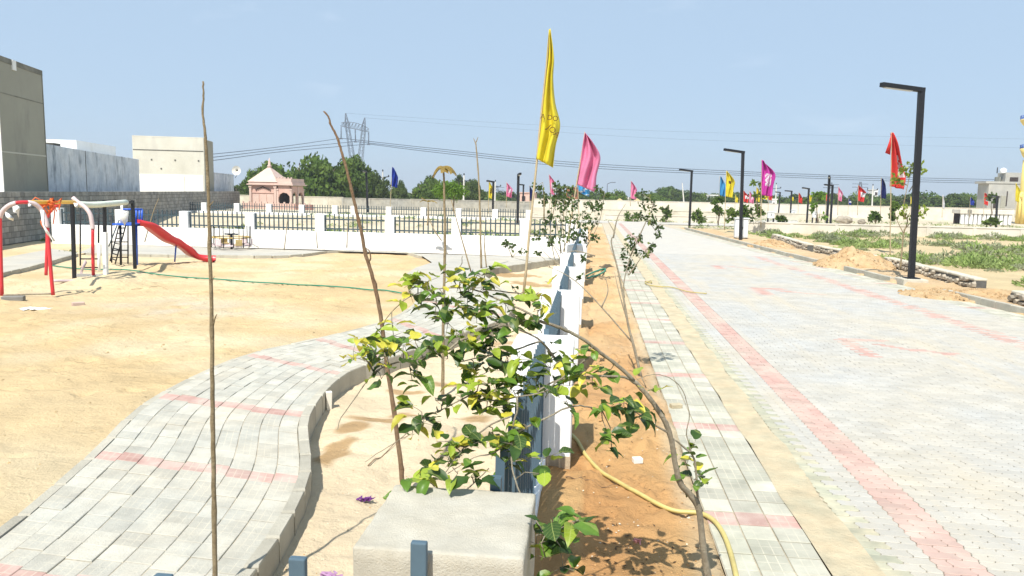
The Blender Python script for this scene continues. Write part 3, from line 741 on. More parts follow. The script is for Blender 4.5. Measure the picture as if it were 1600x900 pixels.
# cream block: its front (towards camera) spans x 206..318, its side 318..332
cor = plane_pt(318, 217, 0.9); cb = plane_pt(332, 219, 0.9)
Lb = (cb-cor).xy.length
h3 = cor.z
left = Vector((-wd.y, wd.x, 0))
lp = onplane(206, 213, cor, wd); w3 = (lp-cor).xy.length
B3 = slab_building('cream_building', 'cream concrete building with whitewashed lower band behind the block wall', cor, cb, h3, w3, M['b3'], [
    ('white_band', -0.03, 0.0, w3*0.02, w3-0.02, 0, h3*0.52, M['b3w']),
    ('band_joint', -0.05, 0.0, w3*0.28, w3*0.285+0.05, 0, h3*0.5, M['b3']),
    ('lintel_line', -0.025, 0.0, 0.05, w3-0.05, h3*0.83, h3*0.84, M['soot']),
    ('side_shade', 0.0, Lb, -0.03, 0.0, 0, h3-0.05, M['b1']),  # darker sheet: shade of the side turned from the sun, put into the colour
    ('parapet', 0.0, 0.25, 0.0, w3, h3, h3+0.12, M['b3'])] +
    [('putlog_hole', -0.035, 0.0, w3*k, w3*k+0.12, h3*z, h3*z+0.13, M['soot']) for k, z in ((0.07,.70),(0.40,.70),(0.73,.70),(0.60,.585),(0.93,.585))])
a, c = plane_pt(333, 270, 1.0), plane_pt(365, 275, 1.0)
Lb = (c-a).xy.length
B4 = slab_building('small_white_building', 'small whitewashed building with peeling top right of the cream block', a, c, (a.z+c.z)/2, 7.0, M['b2'], [('parapet', 0, Lb+0.02, -0.02, 0.2, (a.z+c.z)/2, (a.z+c.z)/2+0.1, M['b2'])])
# satellite dish on the white building
p = plane_pt(370, 274, 1.0)
dish = thing('satellite_dish', p, 'small pale satellite dish on the edge of the small whitewashed building', 'satellite dish')
b = MB(); ring = []
for i in range(4):
    rr = 0.12 + 0.14*i
    for k in range(14): t = 2*math.pi*k/14; ring.append((rr*math.cos(t), -0.35*rr*rr*2, rr*math.sin(t)))
fs = [tuple(range(14))]
for i in range(3):
    for k in range(14): fs.append((i*14+k, i*14+(k+1)%14, (i+1)*14+(k+1)%14, (i+1)*14+k))
b.add([(x, y+0.1, z+0.55) for x, y, z in ring], fs, smooth=True); b.build('reflector', M['whitedirty'], dish)
b = MB(); b.tube([(-0.35,0.25,-0.3),(0,0.18,0.1),(0,0.12,0.5)], 0.03); b.tube([(0,0.05,0.1),(0.02,-0.45,0.5)], 0.018); b.build('mount', M['black'], dish)

# grey block walls on the far side of the gardens
def seg_wall(name, label, pxs, Y, zt, m_, t=0.25, cop=True):
    a, c = ony(pxs[0], 320, Y), ony(pxs[1], 320, Y)
    root = thing(name, (a.x, Y, 0), label, 'wall'); b = MB(); L_ = c.x-a.x
    b.box((L_/2, 0, -0.4), (L_, t, zt+0.4)); b.build('wall_face', m_, root)
    b = MB(); 
    if cop: b.box((L_/2, 0, zt), (L_+0.05, t+0.08, 0.08)); b.build('coping', m_, root)
    k = 0.0; b = MB()
    while k < L_: b.box((k, -t/2-0.02, 0), (0.22, 0.06, zt-0.02)); k += 3.2
    b.build('pilasters', m_, root)
    return root
M['fb'] = mat('far_block_wall', (0.30,0.295,0.265), 0.95, 0.25, 2.5, col2=(0.38,0.35,0.28), scale2=0.6, coord='World', bump=0.1, bscale=6)
M['fc'] = mat('far_cream_wall', (0.56,0.53,0.44), 0.95, 0.18, 1.5, col2=(0.47,0.42,0.32), scale2=0.5, coord='World', bump=0.1, bscale=5)
M['fw'] = mat('far_white_wall', (0.64,0.615,0.55), 0.95, 0.14, 0.8, col2=(0.55,0.49,0.39), scale2=0.35, mix2=0.3, coord='World', bump=0.1, bscale=4)
seg_wall('cream_block_wall', 'cream block wall section behind the pink shrine', (352,536), 88, 1.6, M['fc'])
seg_wall('grey_block_wall', 'grey block wall section between blue flag and leaning bare stick', (536,642), 86, 1.55, M['fb'])
seg_wall('grey_boundary_wall', 'long grey boundary wall behind the second white fence', (642,832), 84, 1.6, M['fb'])
seg_wall('white_boundary_wall', 'long pale boundary wall along the far side right of the road', (832,1640), 118, 1.75, M['fw'])
seg_wall('low_terrace_wall', 'low pale terrace wall at the far end of the paved road', (945,1180), 78.5, 0.55, M['fw'], 0.5)
seg_wall('inner_terrace_wall', 'second low pale wall farther behind the road end', (930,1300), 96, 0.75, M['fc'], 0.4)
seg_wall('plot_back_wall', 'low cream stone wall behind the green weedy plot at right', (1168,1680), 58, 0.72, M['fw'], 0.5)
seg_wall('far_garden_wall', 'low pale wall left of the road end behind the bushes', (700,905), 60, 0.7, M['fw'], 0.4)

# ================================================================== PINK SHRINE
M['pink'] = mat('pink_sandstone', (0.56,0.36,0.295), 0.85, 0.1, 1.5, col2=(0.60,0.43,0.36), scale2=0.8, coord='World', bump=0.03, bscale=6)
M['roofpink'] = mat('pale_pink_roof', (0.58,0.43,0.365), 0.85, 0.1, 1.5, coord='World')
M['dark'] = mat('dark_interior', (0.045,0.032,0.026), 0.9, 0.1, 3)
YT = 76.0; tl = ony(391, 322, YT); trt = ony(456, 322, YT)
sh = thing('pink_shrine', (tl.x, YT, 0), 'small pink stone shrine with tiered pyramid roof and scalloped arches', 'shrine')
wt = trt.x-tl.x; hE = ony(391, 288, YT).z; w1 = wt*0.63; dpt = 3.4
def P(nm, m_, boxes, bev=0.0, par=None):
    b = MB()
    for c, d in boxes: b.box(c, d)
    return b.build(nm, m_, par or sh, bevel=bev)
P('base', M['pink'], [((wt/2,dpt/2,0),(wt+0.6,dpt+0.6,0.45))])
P('wall', M['pink'], [((w1/2,dpt/2,0.45),(w1-0.15,dpt-0.1,hE-0.45))])
for x in (0.08, w1-0.08): P('pilaster', M['roofpink'], [((x,0.0,0.45),(0.22,0.22,hE-0.6)),((x,0,hE-0.3),(0.32,0.3,0.18)),((x,0,0.45),(0.3,0.3,0.2))])
for k in range(3): P('wall_panel', M['roofpink'], [((w1*(0.22+0.28*k),0.03,0.55),(w1*0.24,0.05,1.35))], 0.01)
P('frieze', M['pink'], [((w1/2,0.02,2.02),(w1-0.4,0.07,0.09))])
for k in range(9):
    t = (k-4)/4; P('blind_arch_tooth', M['dark'], [((w1/2+t*0.75,0.0,2.3+0.3*(1-abs(t))),(0.13,0.1,0.12))])
# open porch on columns with scalloped arches
xs = [w1+0.12, wt-0.1]
for x in xs:
    for y in (0.08, dpt-0.1):
        P('column', M['roofpink'], [((x,y,0.45),(0.30,0.30,0.22)),((x,y,0.67),(0.21,0.21,hE-1.2)),((x,y,hE-0.55),(0.3,0.3,0.16))])
def arch(x0, x1, y, zs, zt):
    b = MB(); n = 18; cx = (x0+x1)/2; r = (x1-x0)/2-0.1; prev = None
    for k in range(n+1):
        t = math.pi*k/n; rr = r*(1 - 0.07*abs(math.sin(t*4.5)))
        p_ = (cx + rr*math.cos(math.pi-t), zs + 0.95*rr*math.sin(t)); q_ = (x0 + (x1-x0)*k/n, zt)
        if prev:
            a0, b0 = prev
            vs = [(a0[0],y,a0[1]),(p_[0],y,p_[1]),(q_[0],y,q_[1]),(b0[0],y,b0[1])]; vs += [(vx,y+0.18,vz) for vx,_,vz in vs]
            b.add(vs, [(0,1,2,3),(7,6,5,4),(0,4,5,1)])
        prev = (p_, q_)
    for xa, xb in ((x0, x0+0.1), (x1-0.1, x1)): b.box(((xa+xb)/2, y+0.09, zs-0.3), (xb-xa, 0.18, zt-zs+0.3))
    return b.build('scalloped_arch', M['pink'], sh)
for a0, a1 in zip(xs, xs[1:]):
    arch(a0, a1, 0.0, hE-1.35, hE-0.1); arch(a0, a1, dpt-0.2, hE-1.35, hE-0.1)
for y0, y1 in ((0.08, dpt/2), (dpt/2, dpt-0.1)):
    sa = arch(y0, y1, 0.0, hE-1.35, hE-0.1); sa.location = (wt-0.02, 0, 0); sa.rotation_euler[2] = math.pi/2
P('column', M['roofpink'], [((wt-0.1,dpt/2,0.45),(0.26,0.26,hE-0.6))])
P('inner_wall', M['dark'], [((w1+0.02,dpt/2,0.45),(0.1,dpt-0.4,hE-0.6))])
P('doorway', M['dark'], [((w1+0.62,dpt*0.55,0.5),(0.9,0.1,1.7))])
P('eave', M['roofpink'], [((wt/2,dpt/2,hE-0.05),(wt+0.5,dpt+0.5,0.12)),((wt/2,dpt/2,hE+0.07),(wt+0.2,dpt+0.2,0.22))], 0.02)
P('porch_parapet', M['roofpink'], [(((w1+wt)/2,0.0,hE+0.25),(wt-w1,0.14,0.42)),((wt-0.05,dpt/2,hE+0.25),(0.14,dpt,0.42))])
for k in range(6): P('finial', M['roofpink'], [((w1+(wt-w1)*k/5,0.0,hE+0.66),(0.14,0.14,0.14))])
rc = ony(422, 258, YT); zA = rc.z; nst = 6; cxr = w1*0.5
bt = MB()
for k in range(nst):
    z0 = hE+0.28 + (zA-hE-0.4)*k/nst; z1 = hE+0.28 + (zA-hE-0.4)*(k+1)/nst
    s0 = (w1+0.3)*(1-k/nst)+0.1; s1 = (w1+0.3)*(1-(k+1)/nst)+0.14
    b = MB(); b.box((cxr, dpt/2, z0), (s0, s0*dpt/(w1+0.1), z1-z0), top=s1/s0); b.build('roof_tier', M['roofpink'], sh)
b = MB(); b.tube([(cxr,dpt/2,zA-0.2),(cxr,dpt/2,zA),(cxr,dpt/2,zA+0.12),(cxr,dpt/2,zA+0.3),(cxr,dpt/2,zA+0.8)], [0.2,0.24,0.12,0.14,0.02], 8); b.build('pinnacle', M['roofpink'], sh)
cw = thing('shrine_compound_wall', (ony(380,322,73.5).x, 73.5, 0), 'low pink compound wall of upright slabs around the shrine', 'wall')
x1 = ony(455,322,73.5).x - cw.location.x; zt = ony(400,317,73.5).z
k = 0.0
while k < x1: 
    b = MB(); b.box((k+0.3,0,0), (0.56,0.12,zt)); b.build('slab', M['pink'], cw); b = MB(); b.box((k,0,0), (0.14,0.2,zt+0.15)); b.build('post', M['roofpink'], cw); k += 0.62
cw2 = thing('shrine_gate_wall', (ony(461,322,73).x, 73, 0), 'dark reddish low wall with posts at the right foot of the shrine', 'wall')
k = 0.0
while k < 1.9:
    b = MB(); b.box((k+0.2,0,0), (0.36,0.12,zt-0.05)); b.build('slab', mat('red_stone','' or (0.26,0.13,0.10),0.9,0.2,3) if k == 0 else bpy.data.materials['red_stone'], cw2); b = MB(); b.box((k,0,0), (0.1,0.16,zt+0.1)); b.build('post', M['pink'], cw2); k += 0.5

# ================================================================== PYLON AND WIRES
M['steel'] = mat('galvanised_steel', (0.11,0.13,0.165), 0.6, 0.1, 2, metal=0.0)
YPY = 300.0
def pp(x, y, Y=YPY): return ony(x, y, Y)
py = thing('transmission_pylon', pp(556,300)*1, 'tall lattice power pylon with crossarm behind the big trees', 'pylon')
py.location.z = 0; PO = py.location.copy()
def lat(nm, segs, w):
    b = MB()
    for a_, c_ in segs: b.beam(pp(*a_)-PO if len(a_) == 2 else pp(*a_)-PO, pp(*c_)-PO, w)
    b.build(nm, M['steel'], py)
def leg(p0, p1, wd0, wd1, n, nm='leg'):
    """a tapering lattice mast between two photographed points"""
    a_, c_ = pp(*p0)-PO, pp(*p1)-PO; b = MB(); prev = None
    for i in range(n+1):
        t = i/n; c0 = lerp(a_, c_, t); w = lerp(wd0, wd1, t)/2
        ring_ = [c0 + Vector((sx*w, sy*w, 0)) for sx, sy in ((-1,-1),(1,-1),(1,1),(-1,1))]
        if prev:
            for k in range(4):
                b.beam(prev[k], ring_[k], 0.17); b.beam(prev[k], ring_[(k+1)%4], 0.09); b.beam(ring_[k], ring_[(k+1)%4], 0.08)
        prev = ring_
    b.build(nm, M['steel'], py)
leg((555,275), (543,200), 2.0, 1.3, 7, 'left_mast'); leg((560,275), (568,205), 2.0, 1.3, 7, 'right_mast')
leg((558,330), (558,275), 6.0, 3.0, 4, 'body')
leg((543,200), (540,177), 1.8, 0.2, 3, 'left_peak'); leg((567,205), (570,184), 1.8, 0.2, 3, 'right_peak')
def arm_at(p0, p1, n, h0, w):
    a_, c_ = pp(*p0)-PO, pp(*p1)-PO; b = MB(); prev = None
    for i in range(n+1):
        t = i/n; c0 = lerp(a_, c_, t); hh = h0*(0.25 + 0.75*math.sin(math.pi*min(max(t,0.02),0.98))**0.4)
        r_ = [c0+Vector((0,-0.9,0)), c0+Vector((0,0.9,0)), c0+Vector((0,0,hh))]
        if prev:
            for k in range(3): b.beam(prev[k], r_[k], w)
            b.beam(prev[0], r_[2], w*0.5); b.beam(prev[1], r_[2], w*0.5); b.beam(r_[0], r_[1], w*0.5); b.beam(r_[0], r_[2], w*0.5)
        prev = r_
    b.build('crossarm', M['steel'], py)
arm_at((533,197), (576,206), 9, 2.4, 0.24)
ins = [((533,198),(533,216)), ((555,202),(555.5,221)), ((576,207),(576,225))]
for a_, c_ in ins:
    b = MB(); b.tube([pp(*a_)-PO, pp(*c_)-PO], 0.22, 6); q_ = pp(*c_)-PO; b.box((q_.x,q_.y,q_.z-0.4), (1.2,0.5,0.5)); b.build('insulator', M['steel'], py)
M['wire'] = mat('power_wire', (0.05,0.075,0.12), 0.6, 0.05, 1)
def wire(label, pts, r):
    P_ = cr_spline([ony(x, y, Y) for x, y, Y in pts], 8)
    b = MB(); b.tube([p_-P_[0] for p_ in P_], r, 5); o = b.build('power_line', M['wire'], None, P_[0]); tag(o, label, 'power line', 'power lines strung from the pylon')
for k, (lab, (sx, sy)) in enumerate(zip(('upper', 'middle', 'lower'), ((533,216),(555,221),(576,225)))):
    wire('%s of the three power lines running left from the pylon' % lab, [(sx,sy,300),(440,229+4*k,262),(330,241+5*k,225),(150,256+7*k,190)], 0.11)
    wire('%s of the three close power lines running right from the pylon' % ('topmost','middle one','lowest')[k], [(sx,sy,300),(680,232+3*k,310),(900,254+3.5*k,325),(1150,267.5+3*k,345),(1400,277+3*k,365),(1640,282+3*k,385)], 0.13)
wire('faint upper earth wire crossing the sky from the left pylon peak', [(540,177,300),(800,193,318),(1100,207,340),(1640,218,385)], 0.03)
wire('faint lower earth wire crossing the sky from the right pylon peak', [(570,184,300),(800,201,318),(1100,219,340),(1640,232,385)], 0.03)
# far small pylons on the skyline
for i, (x, yt, lab) in enumerate(((776,290,'tiny lattice mast on the skyline beside the small yellow flag'),(1296.5,285,'tiny lattice mast on the skyline behind the paired lamp posts'),(1342,284,'tiny lattice mast on the skyline above the small red flag'))):
    Yk = 420; b0 = ony(x, 318, Yk); b1 = ony(x, yt, Yk); b = MB()
    for sx in (-1, 1):
        for sy in (-1, 1): b.beam((sx*2, sy*2, 0), (sx*0.3, sy*0.3, b1.z-b0.z), 0.28)
    for k in range(6):
        t = k/6; w = 2-1.7*t; zz = (b1.z-b0.z)*t; zz2 = (b1.z-b0.z)*(t+1/6); w2 = 2-1.7*(t+1/6)
        b.beam((-w,-w,zz), (w2,-w2,zz2), 0.16); b.beam((w,-w,zz), (-w2,-w2,zz2), 0.16)
    for k in (0.75, 0.9): b.beam((-4,0,(b1.z-b0.z)*k), (4,0,(b1.z-b0.z)*k), 0.3)
    tag(b.build('distant_pylon', M['steel'], None, b0), lab, 'pylon')

# utility poles of concrete
M['upole'] = mat('pale_concrete_pole', (0.55,0.54,0.50), 0.9, 0.1, 2)
def upole(base, top, Y, label, arms=True):
    b0 = ony(base[0], base[1], Y); b1 = ony(top[0], top[1], Y); b0.z = min(b0.z, 0.0)
    r_ = thing('utility_pole', (b0.x, Y, 0), label, 'utility pole'); h = b1.z
    b = MB(); b.box((0,0,-0.3), (0.26,0.2,h+0.3), top=0.6); b.v = [(x+(b1.x-b0.x)*max(0,z)/h, y, z) for x, y, z in b.v]; b.build('pole', M['upole'], r_)
    if arms:
        dx = b1.x-b0.x
        b = MB(); b.beam((dx-0.9,0,h-0.9),(dx+0.9,0,h-0.7), 0.1); b.build('crossarm', M['black'], r_)
        for s in (-0.85,0,0.85):
            b = MB(); zz = h-0.75 if s else h; b.tube([(dx+s,0,zz),(dx+s,0,zz+0.12),(dx+s,0,zz+0.3)], [0.05,0.11,0.05], 6); b.build('insulator', M['black'], r_)
upole((598,325), (598,268), 105, 'pale concrete utility pole with dark crossarm left of the blue flag')
upole((724,322), (725,274), 105, 'pale concrete utility pole right of the feathery bright green tree')
upole((773,322), (774,284), 120, 'pale concrete utility pole behind the small yellow flag')
upole((466,292), (468,258), 96, 'pale utility pole showing above the shrine porch')
upole((1212,318), (1213,288), 150, 'thin far utility pole right of the magenta flag')
upole((1363,322), (1364,290), 140, 'pale concrete utility pole between red and navy flags at right')
upole((1070,0+325), (1066,286), 150, 'thin utility pole right of the pale pink flag', False)

# ================================================================== STREET LAMPS
M['lens'] = mat('lamp_diffuser', (0.55,0.56,0.55), 0.4, 0.02, 4)
def lamp(base_px, top_px, tip_px, label, zb=0.0, Y=None, w=0.13, plinth=None, arm_len=None):
    b0 = onz(base_px[0], base_px[1], zb) if Y is None else ony(base_px[0], base_px[1], Y)
    if Y is not None: b0.z = 0.0
    t0 = ony(top_px[0], top_px[1], b0.y); h = t0.z-b0.z
    # arm in the horizontal plane through the top
    tip = ony(tip_px[0], tip_px[1], b0.y - 0.7)
    dv = (tip-t0); dv.z *= 0.8
    if arm_len: dv = Vector((dv.x, -1.0 if tip_px[1] < top_px[1] else 1.0, 0.05)).normalized()*arm_len
    r_ = thing('street_lamp', b0, label, 'street lamp', 'black street lamps')
    b = MB(); b.box((0,0,-0.3), (w,w,h+0.3)); b.v = [(x+(t0.x-b0.x)*max(0,z)/h, y, z) for x, y, z in b.v]; b.build('post', M['black'], r_, bevel=0.006)
    dx = t0.x-b0.x; d = dv.normalized()
    b = MB(); b.beam(Vector((dx,0,h-w*0.4))+d*(-w/2), Vector((dx,0,h-w*0.4))+dv, w, w*0.8); b.build('arm', M['black'], r_, bevel=0.006)
    b = MB(); b.beam(Vector((dx,0,h-w*0.85))+dv*0.25, Vector((dx,0,h-w*0.85))+dv*0.93, w*0.75, 0.02); b.build('light_panel', M['lens'], r_)
    b = MB(); b.box((0,0,-0.02), (w*2.4,w*2.4,0.03)); b.build('base_plate', M['black'], r_)
    if plinth:
        b = MB(); b.box((0,0,-plinth-0.15), (0.72,0.72,plinth+0.13)); b.build('footing', M['concrete'], r_, bevel=0.015)
    return r_
lamp((1424,434), (1440,137), (1378,128), 'nearest and tallest black street lamp on concrete footing at right', 0.2, plinth=0.2, w=0.16)
lamp((1157,376), (1161,236), (1132,231), 'black street lamp standing beside the white electric cabinet', 0.0, w=0.17)
lamp((1077,357), (1081,266), (1062,263), 'black street lamp at the far right edge of the paved road', 0.0, w=0.17)
lamp((1216,336), (1219,300), (1212,299), 'small distant black street lamp just right of the magenta flag', Y=112, w=0.17)
lamp((1235,338), (1237,298), (1227,297), 'small distant black street lamp beside a white box on reddish soil', Y=100, w=0.17)
lamp((1261,342), (1264,294), (1254,292), 'small distant black street lamp left of a small yellow flag', Y=84, w=0.17)
lamp((1292,350), (1296,276), (1294,274), 'taller of the two paired black lamps, arm pointing at the camera', Y=66, w=0.17, arm_len=1.3)
lamp((1298,347), (1301,289), (1289,287), 'shorter of the two paired black lamps left of the pink flag', Y=74, w=0.17)
lamp((770,332), (771,283), (761,281), 'black street lamp in front of the small yellow flag left of centre', Y=66, w=0.17)
lamp((809,342), (810,272), (813,270), 'black street lamp left of the tall yellow flag, arm pointing away', Y=52, w=0.17, arm_len=1.3)
lamp((817,331), (818,288), (809,287), 'shorter black street lamp directly left of the yellow flag pole', Y=84, w=0.17)
lamp((575,326), (572,267), (567,265), 'black street lamp against the big dark trees behind the shrine', Y=70, w=0.17, arm_len=0.8)
lamp((1558,343), (1558,306), (1550,305), 'small black street lamp before the grey concrete building', Y=84, w=0.17)
gl = thing('highway_light', (ony(948,318,160).x, 160, 0), 'slim grey far lamp with curved bracket above the treeline', 'street lamp')
hh = ony(948,287,160).z; b = MB(); b.tube([(0,0,0),(0,0,hh)], [0.14,0.08], 6); b.build('pole', M['steel'], gl)
b = MB(); b.tube([(0,0,hh-0.1),(0.6,0,hh+0.25),(1.7,0,hh+0.3)], 0.08, 6); b.build('bracket', M['steel'], gl)

# ================================================================== FLAGS
def cloth(n, c): return mat(n, c, 0.55, 0.1, 3, translucent=0.35, spec=0.25)
FC = {'yellow': cloth('yellow_cloth', (0.78,0.68,0.05)), 'pink': cloth('pink_cloth', (0.78,0.27,0.45)), 'magenta': cloth('magenta_cloth', (0.62,0.06,0.42)), 'red': cloth('red_cloth', (0.70,0.055,0.045)),
      'blue': cloth('royal_blue_cloth', (0.02,0.05,0.36)), 'navy': cloth('navy_cloth', (0.012,0.02,0.12)), 'cyan': cloth('sky_blue_cloth', (0.08,0.36,0.65)), 'white': cloth('white_cloth', (0.75,0.74,0.76)), 'brown': cloth('brown_print', (0.16,0.08,0.02))}
def flag(label, colr, base, top, rows, Y=None, zb=0.0, pr=0.022, folds=3, amp=0.10, print_=None, tilt=0.0):
    """base/top: photographed ends of the pole; rows: (xl, yl, xr, yr) cloth edge pairs from the top down"""
    if Y is None: b0 = onz(base[0], base[1], zb); Y = b0.y
    else: b0 = ony(base[0], base[1], Y)
    t0 = ony(top[0], top[1], Y)
    r_ = thing('flag', b0, label, 'flag', 'advertising flags on bamboo poles')
    b = MB(); n = 8
    b.tube([lerp(Vector((0,0,-0.15)), t0-b0, k/n) + Vector((0.006*math.sin(k*2.1),0,0)) for k in range(n+1)], [pr*(1-0.5*k/n) for k in range(n+1)], 6); b.build('pole', M['bamboo'], r_)
    NV, NU = 26, 16; vs, fs = [], []
    R_ = cr_spline([Vector((a, b_, 0)) for a, b_, _, _ in rows], 8); Q_ = cr_spline([Vector((c, d, 0)) for _, _, c, d in rows], 8)
    def at(L_, t): f = t*(len(L_)-1); k = min(int(f), len(L_)-2); return lerp(L_[k], L_[k+1], f-k)
    sd = rnd.uniform(0, 6)
    wreal = max((ony(c, d, Y)-ony(a, b_, Y)).length for a, b_, c, d in rows)
    for i in range(NV+1):
        for j in range(NU+1):
            t, u = i/NV, j/NU; p0, p1 = at(R_, t), at(Q_, t); p_ = lerp(p0, p1, u)
            dy = wreal*amp*1.9*(math.sin(folds*math.pi*u*1.3 + sd + 4.2*t) * (0.25+u)**0.6 + 0.5*math.sin(9*t + 5*u + sd)*u)
            w_ = ony(p_.x, p_.y, Y); vs.append(Vector((w_.x, w_.y + dy - 0.012, w_.z)) - b0)
    for i in range(NV):
        for j in range(NU): a = i*(NU+1)+j; fs.append((a, a+1, a+NU+2, a+NU+1))
    b = MB(); mi = [0]*len(fs)
    if print_:
        for k, f_ in enumerate(fs):
            i, j = k//NU, k%NU
            if print_(i/NV, j/NU): mi[k] = 1
    for f_, m_ in zip(fs, mi): pass
    b.v = [tuple(v) for v in vs]; b.f = fs; b.mi = mi; b.r = [None]*len(fs); b.sm = [True]*len(fs)
    cl = b.build('cloth', [FC[colr], FC['brown'] if colr == 'yellow' else FC['white']], r_)
    so_ = cl.modifiers.new('thickness', 'SOLIDIFY'); so_.thickness = 0.004
    return r_, cl, b0, Y
def text_on(parent, txt, size, loc, rot, m_):
    cu = bpy.data.curves.new('print', 'FONT'); cu.body = txt; cu.size = size; cu.extrude = 0.002
    to = bpy.data.objects.new('tmp', cu); COL.objects.link(to)
    dg = bpy.context.evaluated_depsgraph_get(); me_ = bpy.data.meshes.new_from_object(to.evaluated_get(dg)); bpy.data.objects.remove(to)
    me_.materials.clear(); me_.materials.append(m_)
    o = link('printed_lettering', me_, parent, loc); o.rotation_euler = rot; return o
r_, cl, b0, Y = flag('tall yellow flag hanging limp on a long bamboo pole at centre', 'yellow', (817,462), (859,46),
     [(858,46,861,47),(854,90,866,92),(851,120,864,122),(846,165,867,160),(843,200,875,195),(839,235,868,228),(838,248,864,262)], folds=3, amp=0.16, pr=0.035)
for t_, s_, x_, y_, rot in (('A DO', 0.17, 844, 185, -0.15), ('JOA', 0.2, 854, 200, -0.75)):
    p_ = ony(x_, y_, Y-0.17) - b0; text_on(r_, t_, s_, p_, (math.pi/2, -rot, 0), FC['brown'])
flag('pink flag bellying on a slanting pole right of the tall yellow flag', 'pink', (879,420), (914,206), [(914,207,915,208),(911,222,927,224),(908,245,938,246),(904,270,932,275),(901,288,931,301)], Y=24.5, folds=3, amp=0.12, pr=0.03)
flag('sky blue flag bunched just below the pink flag', 'cyan', (905,340), (903,285), [(902,285,921,288),(903,297,921,303),(910,303,920,307)], Y=40, amp=0.15, print_=lambda t, u: (int(t*7)+int(u*5)) % 4 == 0)
def small(label, colr, base, top, wpx, hpx, Y, skew=4, pat=None, amp=0.14):
    x, y = top
    s = (base[0]-x)/max(1, base[1]-y)
    rows = [(x, y, x+wpx*0.15, y+1), (x+s*hpx*.3, y+hpx*.3, x+wpx, y+hpx*.3+skew), (x+s*hpx*.65, y+hpx*.65, x+wpx*0.95, y+hpx*.7), (x+s*hpx, y+hpx, x+wpx*0.85, y+hpx+skew*0.6)]
    return flag(label, colr, base, (x, y-0.6), rows, Y=Y, amp=amp, pr=0.03, print_=pat)
dots = lambda t, u: 0.35 < t < 0.7 and 0.3 < u < 0.8 and (int(t*26)+int(u*16)) % 3 != 0
band = lambda t, u: 0.38 < t < 0.72 and 0.25 < u < 0.95
small('royal blue flag left of centre in front of the dark trees', 'blue', (609,331), (613,261), 9, 30, 60, pat=None)
small('small yellow flag behind a black street lamp left of centre', 'yellow', (763,331), (764,283), 7, 26, 68, pat=dots)
small('small pink flag on a thin pole between two left lamps', 'pink', (791,322), (791.5,285), 9, 22, 72, pat=dots)
small('small navy flag just left of the yellow flag pole', 'navy', (828,330), (827.5,290), 6, 22, 75)
small('crimson flag among bushes between the yellow and pink flags', 'pink', (863,340), (858,273), 10, 30, 55, pat=band)
small('pale pink flag above the sapling right of the big pink flag', 'pink', (985,320), (986,283), 9, 27, 75, pat=None)
small('sky blue flag left of the yellow one behind the second lamp', 'cyan', (1123,335), (1125,275), 9, 30, 62)
small('yellow flag with dark print behind the second street lamp', 'yellow', (1132,356), (1135,267), 12, 40, 55, pat=lambda t, u: 0.35 < t < 0.5 and 0.3 < u < 0.6)
small('large magenta flag with white print in the middle of the right half', 'magenta', (1189,352), (1190,250), 19, 55, 52, pat=dots)
for lab, c_, x, yt, w_, h_, Y_, pt in (
    ('tiny orange-yellow flag low behind the second lamp','yellow',1149,304,4,12,95,None), ('tiny navy flag touching the second lamp post','navy',1156,301,4,14,95,None),
    ('small red flag just right of the second lamp post','red',1162,298,8,17,90,band), ('small pale pink flag left of the magenta flag','pink',1171,299,7,17,88,dots),
    ('narrow yellow flag touching the left edge of the magenta flag','yellow',1182,292,6,22,86,None), ('yellow flag low behind the magenta flag','yellow',1191,303,9,8,92,None),
    ('orange-red flag at the lower right of the magenta flag','red',1201,301,6,11,92,None), ('tiny yellow flag behind the second distant lamp','yellow',1236,304,4,9,110,None),
    ('small red flag between two distant lamps','red',1248,301,6,15,100,None), ('small yellow flag right of the third distant lamp','yellow',1263,300,5,15,90,None),
    ('small red flag hidden by the paired lamps','red',1291,301,6,13,92,band), ('small pink flag right of the paired lamps','pink',1310,292,6,21,80,dots),
    ('tiny blue and white flag low between pink and red flags','blue',1326,310,4,9,100,band), ('red flag with white print right of the pink one','red',1341,290,11,24,78,band),
    ('navy flag left of the tall red flag','navy',1377,278,8,31,72,None), ('tiny yellow flag touching the nearest lamp post','yellow',1423,307,3,12,100,None),
    ('narrow white flag over the trees right of the nearest lamp','white',1473,305,3,20,100,None), ('small blue flag left of the grey concrete building','blue',1516,308,6,12,95,None),
    ('small red flag with white print before the grey building','red',1538,301,7,18,92,band), ('yellow flag beside the yellow water tower','yellow',1587,286,6,28,88,None)):
    small(lab, c_, (x-1, 334 if x < 1420 else 338), (x, yt), w_, h_, Y_, 2 if h_ < 15 else 4, pt)
flag('tall red flag with folded top corner beside the nearest lamp', 'red', (1391,405), (1393,206), [(1393,207,1395,208),(1393,228,1400,230),(1392,250,1408,255),(1392,275,1416,276),(1391,291,1413,297)], Y=37, amp=0.16, pr=0.03, print_=lambda t, u: 0.38 < t < 0.75 and 0.55 < u < 0.8 and (int(t*26)+int(u*16)) % 4 != 0)
# ================================================================== PLAYGROUND
M['redpaint'] = mat('red_paint', (0.60,0.035,0.045), 0.35, 0.08, 6, spec=0.5)
M['yellowpaint'] = mat('yellow_paint', (0.75,0.44,0.04), 0.4, 0.08, 6, spec=0.5)
M['bluepaint'] = mat('blue_paint', (0.02,0.10,0.52), 0.4, 0.08, 6, spec=0.5)
M['wrap'] = mat('white_wrapping', (0.68,0.56,0.56), 0.6, 0.1, 10, spec=0.4, translucent=0.15)
M['rope'] = mat('orange_rope', (0.75,0.16,0.04), 0.7, 0.2, 20)
def px_tube(b, pts, r, O, n=8, smooth=4):
    """pts: (x, y, Y)"""
    P_ = [ony(*p) - O for p in pts]
    b.tube(cr_spline(P_, smooth) if smooth else P_, r, n)
